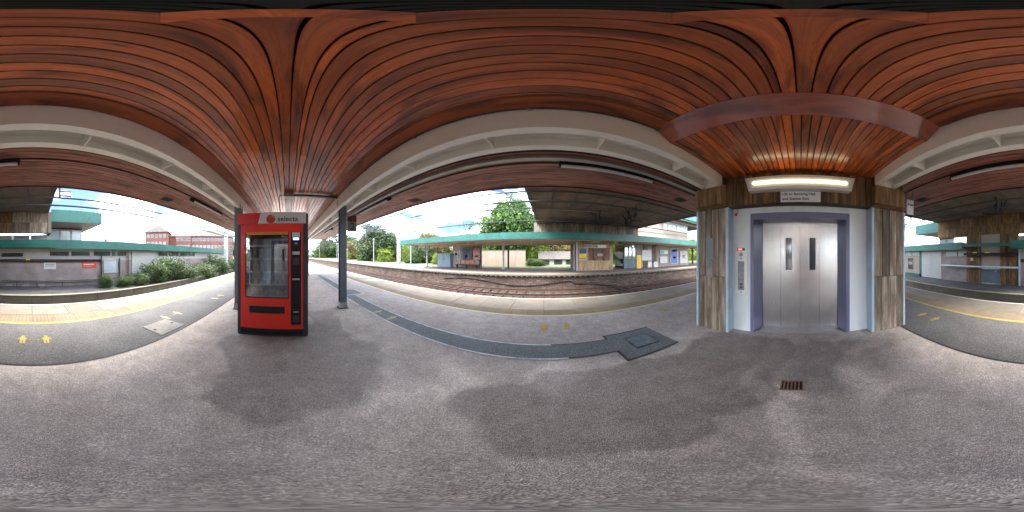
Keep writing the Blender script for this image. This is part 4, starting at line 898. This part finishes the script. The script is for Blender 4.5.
# glazed waiting shelter
WY = 16.0; a, b = onY(624.5, 268, WY), onY(636, 268, WY)
ws = thing('waiting_shelter', 'dark framed glazed shelter beside the tall yellow bin', 'shelter', ((a.x + b.x) / 2, WY, 0)); fx = [a.x + (b.x - a.x) * k / 3 for k in range(4)]
for k, X in enumerate(fx): obj('post', MB().box(X - .06, X + .06, WY, WY + .1, 0, 2.75), 'blue_door', ws)
for k in range(3):
    obj('glass', MB().box(fx[k] + .06, fx[k + 1] - .06, WY + .04, WY + .05, 1.0, 2.4), 'shelter_glass', ws); obj('kick_panel', MB().box(fx[k] + .06, fx[k + 1] - .06, WY + .03, WY + .06, .05, .98), 'blue_door', ws)
obj('head_rail', MB().box(fx[0], fx[3], WY + .005, WY + .095, 2.4, 2.5), 'blue_door', ws); obj('side_glass', MB().box(fx[0] - .01, fx[0] + .0, WY + .1, WY + 2.4, .3, 2.4), 'shelter_glass', ws); obj('back_wall', MB().box(fx[0], fx[3] + .2, WY + 2.5, WY + 2.6, 0, 2.8), 'pale_wall', ws)
a, b = onY(636.6, 254, 16.0), onY(641.2, 268, 16.0); yb = thing('yellow_bin', 'tall yellow grit box standing beside the glazed shelter', 'bin', ((a.x + b.x) / 2, 16, 0))
obj('body', MB().box(a.x, b.x, 15.95, 16.35, .0, a.z - .12), 'yellow_box', yb, bevel=.02); obj('lid', MB().box(a.x - .03, b.x + .03, 15.9, 16.4, a.z - .115, a.z), 'blue_door', yb)
# poster wall
WY = 16.7; pw_ = thing('poster_wall', 'cream station building wall carrying posters on the far platform', 'building', (16, WY, 0)); x0, x1 = fx[3] + .45, onY(688.5, 262, WY).x
n = 6
for k in range(n): obj('wall_bay', MB().box(x0 + (x1 - x0) * k / n + .01, x0 + (x1 - x0) * (k + 1) / n - .01, WY, WY + .3, 0, 2.89), 'cream_wall' if k > 1 else 'pale_wall', pw_)
for px in (645.5, 654.5): q = onY(px, 260, WY - .06); obj('pier', MB().box(q.x - .28, q.x + .28, WY - .1, WY - .001, 0, 2.88), 'board_concrete', pw_)
obj('return_wall', MB().box(x1 - .25, x1, WY + .31, 20, 0, 2.89), 'cream_wall', pw_)
for p_ in ((642, 250, 651.5, 260.3, 'poster', 'blank white poster frame right of the yellow bin', [(.05, .95, .04, .96, 'poster_white')]), (660, 250, 668, 254, 'poster', 'cyan and white landscape poster on the cream wall', [(.04, .55, .06, .94, 'poster_cyan'), (.55, .96, .06, .94, 'pale_blue_wall')]),
           (660, 256.5, 667.5, 263, 'poster', 'white notice below the cyan poster', [(.05, .95, .05, .95, 'poster_white')]), (670.5, 248, 678, 263.3, 'poster', 'tall blue poster on the cream wall', [(.06, .94, .03, .97, 'poster_blue'), (.2, .8, .1, .22, 'pale_blue_wall'), (.3, .7, .55, .66, 'poster_pink')]),
           (680, 250.5, 687.5, 263, 'poster', 'white timetable poster at the end of the cream wall', [(.06, .94, .03, .97, 'poster_white'), (.3, .7, .35, .42, 'poster_blue'), (.3, .7, .5, .55, 'poster_blue')])):
    board_sign(p_[0], p_[1], p_[2], p_[3], WY - .12, p_[4], p_[5], 'poster', p_[6], 'grey_plastic')
for px, lab in ((649.5, 'low white cabinet below the blank poster frame'), (655.5, 'low white cabinet left of the cyan poster')):
    a, b = onY(px - 2, 261.5, WY - .4), onY(px + 2, 266.8, WY - .4); t = thing('cabinet', lab, 'cabinet', ((a.x + b.x) / 2, WY - .3, 0)); obj('body', MB().box(a.x, b.x, WY - .5, WY - .12, 0, a.z), 'poster_white', t, bevel=.02); obj('top', MB().box(a.x - .04, b.x + .04, WY - .53, WY - .11, a.z + .002, a.z + .04), 'dark_grey_metal', t)
rr = onY(692.5, 260, 18); ps = thing('canopy_post', 'dark post at the far end of the cream wall', 'post', (rr.x, 18, 0)); obj('shaft', MB().box(rr.x - .14, rr.x + .14, 17.9, 18.1, 0, 2.72), 'dark_grey_metal', ps); obj('head', MB().box(rr.x - 1.6, rr.x + .3, 17.85, 18.15, 2.72, 2.89), 'dark_grey_metal', ps)
# bench bay with poster cases
BY = 18.2
a, b = onY(452.5, 247, BY), onY(481.5, 267.5, BY); bw = thing('bench_screen', 'white and grey screen wall with two poster cases behind the bench', 'wall', ((a.x + b.x) / 2, BY, 0)); xx = lambda px: onY(px, 260, BY).x
obj('panel', MB().box(xx(452.5), xx(460.5), BY, BY + .15, 0, 2.7), 'white_paint', bw); obj('panel', MB().box(xx(460.6), xx(471.6), BY + .03, BY + .15, 0, 2.7), 'pale_wall', bw); obj('panel', MB().box(xx(471.7), xx(481.5), BY + .03, BY + .15, 0, 2.7), 'board_concrete', bw)
board_sign(453.5, 251, 458.5, 257, BY - .05, 'notice', 'small pale blue notice left of the poster cases', 'notice', [(.1, .9, .1, .9, 'pale_blue_wall'), (.25, .75, .25, .75, 'cabinet_blue')])
board_sign(462, 247.6, 471, 261, BY - .06, 'poster_case', 'dark blue poster case above the bench', 'poster', [(.12, .88, .07, .93, 'poster_navy'), (.2, .8, .05, .15, 'pale_blue_wall'), (.35, .6, .55, .75, 'grey_plastic')], 'galvanised')
board_sign(472.5, 247.6, 480.5, 261, BY - .06, 'poster_case', 'reddish poster case beside the dark blue one', 'poster', [(.1, .9, .07, .93, 'poster_pink'), (.2, .8, .04, .14, 'poster_white'), (.3, .7, .6, .72, 'poster_white')], 'dark_grey_metal')
bn = thing('platform_bench', 'row bench with orange-brown seats under the poster cases', 'bench', (xx(467), 17.5, 0)); x0, x1 = onY(455.5, 264, 17.5).x, onY(479, 264, 17.5).x
for k in range(5):
    u0, u1 = x0 + (x1 - x0) * k / 5 + .04, x0 + (x1 - x0) * (k + 1) / 5 - .04; obj('seat', MB().box(u0, u1, 17.2, 17.65, .42, .47), 'bench_wood', bn, bevel=.015); obj('backrest', MB().box(u0, u1, 17.66, 17.72, .5, .95), 'bench_wood' if 0 < k < 4 else 'pale_wall', bn, bevel=.015)
for u in (x0 + .3, (x0 + x1) / 2, x1 - .3): obj('leg', MB().box(u - .04, u + .04, 17.25, 17.62, 0, .419), 'dark_grey_metal', bn)
obj('bench_beam', MB().box(x0, x1, 17.40, 17.48, .35, .418), 'dark_grey_metal', bn)
a, b = onY(437.3, 253.4, 17.4), onY(450, 267.3, 17.4); cbn = thing('utility_cabinet', 'tall blue-grey double-door utility cabinet on the far platform', 'cabinet', ((a.x + b.x) / 2, 17.6, 0)); xm = (a.x + b.x) / 2
obj('body', MB().box(a.x, b.x, 17.45, 18.2, 0, a.z), 'cabinet_blue', cbn, bevel=.02)
for u0, u1 in ((a.x + .06, xm - .02), (xm + .02, b.x - .06)): d = obj('door', MB().box(u0, u1, 17.425, 17.449, .1, a.z - .1), 'cabinet_blue', cbn, bevel=.006); obj('handle', MB().box(xm - .14 if u0 < xm - .1 and u1 < xm else xm + .1, xm - .1 if u1 < xm else xm + .14, 17.40, 17.424, 1.0, 1.2), 'ink', d)
t, lo, hi, z1, z0 = board_sign(460.5, 241.6, 472, 244.6, 15.2, 'hanging_sign', 'name board hanging under the far canopy above the bench', 'sign', [], 'canopy_soffit')
text('lettering', 'Harlow Town', .34, ((lo + hi) / 2, 15.195, (z0 + z1) / 2), ((1, 0, 0), (0, 0, 1)), 'ink', t)
# pale wall and white shed behind the far platform
a, b = onY(478, 250.4, 22.5), onY(525.5, 267, 22.5); cw = thing('boundary_wall', 'plain pale pink rendered wall behind the far platform', 'wall', ((a.x + b.x) / 2, 22.5, 0))
n = 5
for k in range(n): obj('bay', MB().box(a.x + (b.x - a.x) * k / n + .006, a.x + (b.x - a.x) * (k + 1) / n - .006, 22.5, 22.75, -.05, a.z - .05), 'cream_wall', cw)
obj('coping', MB().box(a.x - .03, b.x + .03, 22.46, 22.79, a.z - .049, a.z), 'pale_concrete', cw)
sh = thing('white_shed', 'low white outbuilding with dark windows seen under the far canopy', 'building', (1, 25, 0)); SY = 25
a, b = onY(539.5, 259, SY), onY(575, 267, SY); obj('wall', MB().box(a.x, b.x, SY, SY + 4, -.03, a.z), 'white_paint', sh)
zr = onY(550, 253.2, SY).z; obj('roof', MB().prism([(SY - .3, a.z - .02), (SY + 2, zr + .35), (SY + 4.3, a.z - .02)], a.x - .2, b.x + .2), 'roof_tile', sh)
for p0, p1 in ((541.5, 549), (554, 562), (566, 573)):
    q0, q1 = onY(p0, 259.5, SY - .03), onY(p1, 264.3, SY - .03); w_ = obj('window', MB().box(q0.x - .08, q1.x + .08, SY - .02, SY + .02, q1.z - .08, q0.z + .08), 'pale_wall', sh); obj('pane', MB().box(q0.x, q1.x, SY - .04, SY - .021, q1.z, q0.z), 'window_glass', w_)
# upper storey above the far canopy, right of the bridge
ub = thing('upper_storey', 'cream upper storey with window band and green roof beyond the far canopy', 'building', (15, 18, 3.4)); UY = 17.5
z1 = onY(676, 223.7, UY).z; x0, x1 = onY(663, 228, UY).x, onY(687.5, 228, UY).x
obj('wall', MB().box(10.05, x1, UY, UY + 6, 3.41, z1 + .35), 'cream_wall', ub)
obj('string_course', MB().box(10.05, x1, UY - .06, UY - .001, onY(650, 231.5, UY).z - .12, onY(650, 231.5, UY).z), 'pale_concrete', ub)
obj('roof', MB().box(x0 - 1.2, x1 + 5, UY - 2.0, UY + 8, z1 + .15, z1 + .62), 'green_paint', ub); obj('eaves', MB().box(x0 - 1.15, x1 + 4.9, UY - 1.95, UY + 7.9, z1 + .10, z1 + .148), 'rust', ub)
n = 6
for k in range(n):
    a_, b_ = x0 + (x1 - x0) * k / n + .04, x0 + (x1 - x0) * (k + 1) / n - .04; zz0 = onY(676, 232, UY).z
    w_ = obj('window', MB().box(a_, a_ + .09, UY - .03, UY - .0015, zz0, z1).box(b_ - .09, b_, UY - .03, UY - .0015, zz0, z1).box(a_ + .09, b_ - .09, UY - .03, UY - .0015, zz0, zz0 + .09).box(a_ + .09, b_ - .09, UY - .03, UY - .0015, z1 - .09, z1), 'white_paint', ub); obj('pane', MB().box(a_ + .09, b_ - .09, UY - .02, UY - .002, zz0 + .09, z1 - .09), 'pale_window', w_)

# ================================================================ OVERHEAD LINE
def wire(y, z, label, x0=-150, x1=58, r=.038, sag=None):
    t = tag(obj('overhead_wire', MB().tube([(x0 + (x1 - x0) * k / 40, y, z) for k in range(41)], r, 6), 'wire'), label, 'wire', 'overhead line wires'); return t
for y, zc, zm, lab in ((7.15, H + 2.5, H + 3.0, 'nearest front track'), (10.85, H + 2.38, H + 3.3, 'front track beside the far platform'), (-6.35, H + 2.06, H + 2.40, 'rear track')):
    wire(y, zc, 'lower contact wire above the ' + lab); wire(y, zm, 'upper support wire above the ' + lab)
    for k, (x, w_) in enumerate(((-16.5, 'farthest'), (-9, 'middle'), (-3.4, 'nearest'))):
        tag(obj('dropper', MB().tube([(x, y, zc), (x, y, zm)], .013, 4), 'wire'), w_ + ' thin vertical dropper on the wires above the ' + lab, 'wire', 'droppers over the ' + lab)
wire(13.4, H + 3.95, 'single high wire above the far canopy edge', r=.014)
# masts with a boom across the tracks
def gantry(X, Y0, Y1, zb_, label, w=.20, arms=()):
    t = thing('line_gantry', label, 'gantry', (X, Y1, 0), 'overhead line gantries')
    for Y in (Y0, Y1):
        m = obj('mast', MB().box(X - w, X + w, Y - w, Y - w + .05, -.6, zb_ + .3).box(X - w, X + w, Y + w - .05, Y + w, -.6, zb_ + .3).box(X - .03, X + .03, Y - w + .05, Y + w - .05, -.6, zb_ + .3), 'mast_paint', t)
    b = obj('boom', MB().box(X - .1, X + .1, Y0 + w, Y1 - w, zb_, zb_ + .10).box(X - .1, X + .1, Y0 + w, Y1 - w, zb_ - .48, zb_ - .40), 'galvanised', t)
    n = 12
    for k in range(n): y = Y0 + w + (Y1 - Y0 - 2 * w) * (k + .5) / n; obj('lattice', MB().tube([(X, y - .5, zb_ - .4), (X, y + .5, zb_)], .03, 5), 'galvanised', b)
    for y in arms:
        a = obj('drop_arm', MB().box(X - .06, X + .06, y - .06, y + .06, zb_ - 1.7, zb_ - .48), 'galvanised', t); obj('insulator', MB().tube([(X, y, zb_ - 1.6), (X, y - .9, zb_ - 1.75)], .06, 6), 'insulator', a)
gantry(-23.0, -9.2, 18.6, H + 4.5, 'white steel gantry spanning the tracks at the left end of the far canopy', .24, (8.2, 11.9, -5.4))
gantry(-62, -10, 20, H + 5.2, 'distant steel gantry spanning the tracks before the trees', .22, (8.2, 11.9))
# signal arm post and lamp posts on the far platform
def lamp_post(X, Y, h, label, tee=False):
    t = thing('lamp_post', label, 'lamp post', (X, Y, 0), 'posts on the far platform')
    obj('pole', MB().tube([(X, Y, 0), (X, Y, h)], .09, 8, .06), 'white_paint', t)
    if tee:
        hd_ = obj('cross_arm', MB().tube([(X - .2, Y - .8, h), (X + .2, Y + .8, h)], .05, 6), 'dark_grey_metal', t)
        for s in (-1, 1): obj('lantern', MB().box(X + s * .2 - .12, X + s * .2 + .12, Y + s * .8 - .3, Y + s * .8 + .3, h - .06, h + .06), 'dark_grey_metal', t)
    else: obj('lantern', MB().tube([(X, Y, h), (X, Y, h + .35)], .16, 8, .1), 'grey_plastic', t)
q = onY(410.8, 240, 18.5); lamp_post(q.x, 18.5, onY(410.8, 231.5, 18.5).z, 'T-headed lamp post rising above the left end of the green fascia', True)
for px, top, Y, lab in ((373.6, 240, 17.5, 'slim white post right of the steel column beneath the gantry'), (337.0, 244, 16.5, 'slim white post just behind the grey steel column'), (319.3, 245, 15.5, 'farthest slim white post near the vending machine side'), (347, 250, 17, 'short white post just right of the grey steel column')):
    a = onY(px, top, Y); lamp_post(a.x, Y, a.z, lab)
# brackets under the bridge carrying the wires
def bridge_bracket(X, Y, label):
    t = thing('line_bracket', label, 'bracket', (X, Y, BR - 1), 'overhead line brackets under the bridge')
    obj('hanger', MB().tube([(X, Y - .5, BR - .02), (X, Y - .15, BR - .85)], .045, 6).tube([(X, Y + .5, BR - .02), (X, Y + .15, BR - .85)], .045, 6).tube([(X - .5, Y, BR - .02), (X, Y, BR - .85)], .04, 6), 'black_metal', t)
    obj('cross_tube', MB().tube([(X, Y - .6, BR - .55), (X, Y + .7, BR - .62)], .04, 6), 'black_metal', t)
    for s in (-.45, .5): 
        m = MB()
        for k in range(4): m.tube([(X, Y + s, BR - .75 + k * .09), (X, Y + s, BR - .71 + k * .09)], .09, 8)
        obj('insulator', m, 'black_metal', t)
    obj('registration_arm', MB().tube([(X, Y, BR - .85), (X + .9, Y + .15, BR - .78)], .03, 5), 'black_metal', t)
bridge_bracket(3.7, 10.85, 'dark wire bracket under the bridge, left of the pair over the far track'); bridge_bracket(6.2, 10.85, 'dark wire bracket under the bridge, right of the pair over the far track'); bridge_bracket(5.4, 9.0, 'dark wire bracket under the bridge nearer to the canopy edge'); bridge_bracket(3.0, -8.2, 'dark wire bracket under the bridge before the concrete stair tower')
ins = thing('edge_insulators', 'dark insulators fixed to the left edge of the bridge on the rear side', 'insulator', (-1.2, -7, BR - .5))
for z in (-.05, -.25): obj('insulator', MB().tube([(-1.1, -6.35, BR + z - .4), (-1.55, -6.35, BR + z - .4)], .03, 6), 'black_metal', ins)
obj('plate', MB().box(-1.12, -1.06, -6.42, -6.28, BR - .75, BR - .05), 'dark_grey_metal', ins)

# ================================================================ DISTANT RED BRICK BLOCK
BXc, BYc = -43.0, -45.0
rb = thing('red_brick_block', 'distant red brick office block with hipped brown roof', 'building', (BXc, BYc, 0))
def hip(x0, x1, y0, y1, z0, z1, o=.6):
    x0, x1, y0, y1 = x0 - o, x1 + o, y0 - o, y1 + o; d = min(x1 - x0, y1 - y0) / 2; m = MB()
    m.v = [(x0, y0, z0), (x1, y0, z0), (x1, y1, z0), (x0, y1, z0)] + ([(x0 + d, (y0 + y1) / 2, z1), (x1 - d, (y0 + y1) / 2, z1)] if x1 - x0 >= y1 - y0 else [((x0 + x1) / 2, y0 + d, z1), ((x0 + x1) / 2, y1 - d, z1)])
    m.f = [(3, 2, 1, 0), (0, 1, 5, 4), (1, 2, 5), (2, 3, 4, 5), (3, 0, 4)] if x1 - x0 >= y1 - y0 else [(3, 2, 1, 0), (0, 1, 4), (1, 2, 5, 4), (2, 3, 5), (3, 0, 4, 5)]; return m
ez, wz = 10.6, 9.3
obj('wall', MB().box(BXc - 4.4, BXc + 4.4, BYc, BYc - 11, -1, ez), 'red_brick', rb); obj('roof', hip(BXc - 4.4, BXc + 4.4, BYc - 11, BYc, ez + .02, ez + 3.7), 'roof_tile', rb)
obj('wing_wall', MB().box(BXc - 30, BXc - 4.41, BYc - 4, BYc - 14, -1, wz), 'red_brick', rb); obj('wing_roof', hip(BXc - 30, BXc - 4.6, BYc - 14, BYc - 4, wz + .02, wz + 3.3), 'roof_tile', rb)
obj('bay_wall', MB().box(BXc - 13, BXc - 7, BYc - 3.3, BYc - 4.1, -1, wz - .01), 'red_brick', rb)
wm, _ = MB().box(-.55, .55, -.03, .03, -.65, .65).mesh('window'); wm.materials.append(M['white_paint']); pm, _ = MB().box(-.46, -.04, -.05, .05, -.55, .55).box(.04, .46, -.05, .05, -.55, .55).mesh('pane'); pm.materials.append(M['window_glass'])
def bwin(x, y, z): o = piece('window', wm, (x, y, z), rb); piece('pane', pm, (x, y, z), o)
for r_ in range(3):
    z = ez - 1.5 - r_ * 2.9
    for k in range(5): bwin(BXc - 3.2 + k * 1.6, BYc + .03, z)
    z = wz - 1.3 - r_ * 2.9
    for k in range(4): bwin(BXc - 12.2 + k * 1.45, BYc - 3.27, z)
    x = BXc - 29
    while x < BXc - 13.6: bwin(x, BYc - 3.97, z); x += 1.5
rb.rotation_euler.z = R(-57)

# ================================================================ VEGETATION
def leaf_mesh(name, n_cl, n_lf, size, shape, seed, mat, clump=.22, flat=.8):
    """crown of unit radius-ish: leaf quads in clumps spread through an uneven volume"""
    g = np.random.default_rng(seed); d = g.normal(size=(n_cl, 3)); d /= np.linalg.norm(d, axis=1)[:, None]
    rr = g.uniform(.25, 1, n_cl) ** .45; lump = 1 + .16 * np.sin(d[:, 0] * 5 + seed) + .14 * np.sin(d[:, 1] * 6 + 2 * seed) + .12 * np.sin(d[:, 2] * 7 + seed)
    cc = d * (rr * lump)[:, None] * np.array(shape); cc[:, 2] = np.where(cc[:, 2] < -shape[2] * .75, cc[:, 2] * .7, cc[:, 2])
    cs = g.uniform(.6, 1.4, n_cl) * clump; n = n_cl * n_lf
    p = np.repeat(cc, n_lf, 0) + g.normal(size=(n, 3)) * np.repeat(cs, n_lf)[:, None] * np.array((1, 1, .75))
    nn = g.normal(size=(n, 3)) + np.repeat(d, n_lf, 0) * .9 + np.array((0, 0, .6)); nn /= np.linalg.norm(nn, axis=1)[:, None]
    u = np.cross(nn, g.normal(size=(n, 3))); u /= np.linalg.norm(u, axis=1)[:, None]; w = np.cross(nn, u)
    s = size * g.uniform(.6, 1.3, n)[:, None]
    v = np.stack([p - u * s, p - w * s * .55 + nn * s * .15, p + u * s, p + w * s * .55 + nn * s * .15], 1).reshape(-1, 3)
    f = np.arange(n * 4).reshape(-1, 4); me = fastmesh(name, v, f); me.materials.append(M[mat]); return me
def trunk_mesh(h, r, seed, spread=.5):
    g = random.Random(seed); m = MB(); top = (g.uniform(-.2, .2), g.uniform(-.2, .2), h)
    m.tube([(0, 0, -.3), (.03, 0, h * .3), (g.uniform(-.1, .1), g.uniform(-.1, .1), h * .65), top], r, 8, r * .45)
    for k in range(6):
        a = k * 1.05 + g.uniform(-.3, .3); z = h * g.uniform(.45, .9); e = h * spread * g.uniform(.7, 1.2)
        m.tube([(0, 0, z), (math.cos(a) * e * .5, math.sin(a) * e * .5, z + e * .35), (math.cos(a) * e, math.sin(a) * e, z + e * .8)], r * .4, 5, r * .12)
    me, c = m.mesh('trunk', False); me.materials.append(M['bark']); return me
CR = {'green': leaf_mesh('crown', 330, 90, .052, (1, 1, 1), 1, 'leaf_green', .13), 'dark': leaf_mesh('crown', 230, 80, .052, (1, 1, .9), 2, 'leaf_dark', .15),
      'autumn': leaf_mesh('crown', 200, 70, .052, (1, 1, .95), 3, 'leaf_autumn', .15), 'lime': leaf_mesh('crown', 110, 60, .05, (.75, .75, 1.15), 4, 'leaf_lime', .14),
      'shrub': leaf_mesh('crown', 120, 60, .06, (1, 1, .8), 5, 'leaf_shrub', .2), 'thin': leaf_mesh('crown', 60, 40, .04, (1, 1, 1), 6, 'leaf_dark', .14)}
TR = trunk_mesh(1.0, .07, 3)
def tree(X, Y, z0, zc, rx, rz, kind, label, group=None, name='tree', trunk=True):
    t = thing(name, label, 'tree' if name == 'tree' else 'shrub', (X, Y, z0), group)
    c = piece('crown', CR[kind], (X, Y, zc), t, rnd.uniform(0, 6.28)); c.scale = (rx, rx * rnd.uniform(.9, 1.1), rz)
    if trunk: k = piece('trunk' if name == 'tree' else 'stem', TR, (X, Y, z0), t, rnd.uniform(0, 6)); h = max(.3, zc + rz * .2 - z0); k.scale = (h * .7, h * .7, h)
    return t
def tree_px(px, top, base, Y, wpx, kind, label, group=None, name='tree', trunk=True, z0=-.05):
    """crown centred on px, from image row top to row base, standing at depth Y"""
    a, b = onY(px, top, Y), onY(px, base, Y); D = math.hypot(a.x, Y); rx = D * math.tan(wpx / 2 * 2 * math.pi / 1024) / 1.08; rz = (a.z - b.z) / 2 / 1.05
    return tree(a.x, Y, z0, (a.z + b.z) / 2, rx, rz, kind, label, group, name, trunk)
G1 = 'trees beyond the far platform'
tree_px(511, 202, 256, 30, 62, 'green', 'large bright green leafy tree rising behind the far canopy', G1)
tree_px(378, 227, 263, 26, 44, 'dark', 'dark olive tree under the left gantry boom', G1)
tree_px(357, 240, 264, 30, 26, 'autumn', 'yellow-brown autumn tree between the steel column and the olive tree', G1)
tree_px(331, 236, 264, 34, 34, 'dark', 'dark tree showing left of the steel column', G1)
tree_px(322, 243, 264, 26, 14, 'lime', 'small lime green tree left of the steel column', G1)
tree_px(312, 240, 264, 40, 20, 'thin', 'grey-green tree at the far end of the platforms', G1)
tree_px(348, 236, 262, 45, 30, 'green', 'green tree in the distance behind the autumn tree', G1)
tree_px(394, 244, 266, 32, 22, 'autumn', 'autumn bush-like tree behind the white gantry mast', G1)
tree_px(405, 245, 264, 27, 11, 'lime', 'narrow lime green tree right of the white gantry mast', G1)
tree_px(424, 243, 267, 27, 28, 'dark', 'dark leafy tree under the left end of the far canopy', G1)
tree_px(441, 240, 262, 30, 22, 'autumn', 'yellow-green tree behind the blue-grey utility cabinet', G1)
tree_px(428, 232, 258, 42, 26, 'autumn', 'orange-tinted treetop showing above the green fascia left of centre', G1)
tree_px(468, 226, 258, 34, 30, 'thin', 'sparse treetop showing above the green fascia', G1)
tree_px(536, 236, 266, 29, 34, 'lime', 'yellow-green tree between the pale wall and the white shed', G1)
tree_px(560, 238, 262, 33, 36, 'autumn', 'yellowish tree behind the white shed', G1)
tree_px(495, 242, 262, 34, 34, 'green', 'green tree right behind the pale boundary wall', G1)
tree_px(619, 238, 268, 27, 26, 'green', 'bright green tree in the gap beside the stair block', G1)
tree_px(693, 238, 266, 32, 26, 'lime', 'yellow-green tree past the end of the cream wall', G1)
tree_px(590, 236, 262, 38, 34, 'green', 'green tree hidden mostly behind the stair block', G1)
for k, (px, Y, w) in enumerate(((318, 23, 9), (347, 23.5, 11), (364, 23, 13), (386, 23, 22), (413, 23, 14), (436, 22.8, 12))):
    tree_px(px, 254 if k != 3 else 249, 267, Y, w, 'lime' if k % 2 else 'green', ['small green shrub at the far end behind the platform fence', 'small lime shrub just right of the steel column', 'small green shrub under the autumn tree', 'broad lime shrub left of the white gantry mast', 'small green shrub under the left canopy end', 'lime shrub beside the utility cabinet'][k], 'shrubs behind the far platform', 'shrub', False)
q = onY(535, 265, 24); tree(q.x, 24, -.05, .5, 1.3, .7, 'shrub', 'low shrub left of the white shed', 'shrubs behind the far platform', 'shrub', False)
# distant wood closing the horizon
fw = leaf_mesh('far_wood', 420, 60, 1.1, (1, 1, 1), 9, 'leaf_dark', 2.6)
def wood_mass(name, pts, seed, label, mat):
    g = np.random.default_rng(seed); V = []
    for (x0, y0, x1, y1, h, n) in pts:
        t_ = g.uniform(0, 1, n); p = np.c_[x0 + (x1 - x0) * t_, y0 + (y1 - y0) * t_, h * g.uniform(.0, 1, n) * (.7 + .3 * np.sin(t_ * 40 + seed))]; p += g.normal(size=(n, 3)) * np.array((2, 2, .5)); V.append(p)
    p = np.vstack(V); n = len(p); nn = g.normal(size=(n, 3)); nn /= np.linalg.norm(nn, axis=1)[:, None]; u = np.cross(nn, g.normal(size=(n, 3))); u /= np.linalg.norm(u, axis=1)[:, None]; w = np.cross(nn, u); s = g.uniform(.25, .6, n)[:, None]
    v = np.stack([p - u * s, p - w * s * .6, p + u * s, p + w * s * .6], 1).reshape(-1, 3); me = fastmesh(name, v, np.arange(n * 4).reshape(-1, 4)); me.materials.append(M[mat]); return stuff(link(bpy.data.objects.new(name, me), (0, 0, 0)), label)
bpy.data.meshes.remove(fw)
wood_mass('far_wood', [(-170, 30, -60, 50, 9, 14000), (-60, 48, 40, 46, 7, 16000), (-170, 30, -170, -8, 10, 5000)], 4, 'dense distant wood behind the far platform and along the line', 'leaf_green')
wood_mass('far_wood', [(-170, -12, -130, -40, 9, 5000), (40, 46, 60, 10, 8, 4000), (60, -40, 62, 12, 8, 4000)], 5, 'distant trees closing the view at both ends of the line', 'leaf_dark')
# shrubs on the rear bank
G2 = 'shrubs along the rear track'
for k, (px, top, base, Y, w, kind, lab) in enumerate(((106, 273, 289, -9.6, 14, 'shrub', 'small weedy shrub under the tilted pale window'), (124, 274, 287, -9.4, 16, 'shrub', 'small weedy shrub at the foot of the drainpipe'), (140, 271, 287, -9.3, 20, 'shrub', 'low shrub before the wide white panel'), (155, 260, 286, -9.5, 26, 'shrub', 'tall bushy shrub right of the wide white panel'), (170, 254, 285, -9.6, 30, 'shrub', 'tallest shrub with pale leaf tips in the middle of the bank'),
        (186, 262, 283, -9.0, 28, 'shrub', 'yellow-green shrub beside the end of the low wall'), (202, 261, 281, -9.2, 28, 'shrub', 'dense shrub right of the low wall end'), (216, 256, 277, -9.4, 26, 'dark', 'dark shrub close to the vending machine side'), (228, 256, 273, -9.6, 22, 'shrub', 'farthest shrub next to the vending machine'))):
    tree_px(px, top, base, Y, w, kind, lab, G2, 'shrub', False, -.62)
tree_px(221, 243, 256, -30, 14, 'lime', 'bright lime tree in front of the red brick block', 'trees behind the rear building'); tree_px(234, 242, 257, -34, 20, 'green', 'dark green tree beside the red brick block', 'trees behind the rear building')
tree_px(104, 235, 246, -26, 8, 'thin', 'small treetop above the rear green fascia', 'trees behind the rear building')
print('objects', len(bpy.data.objects))
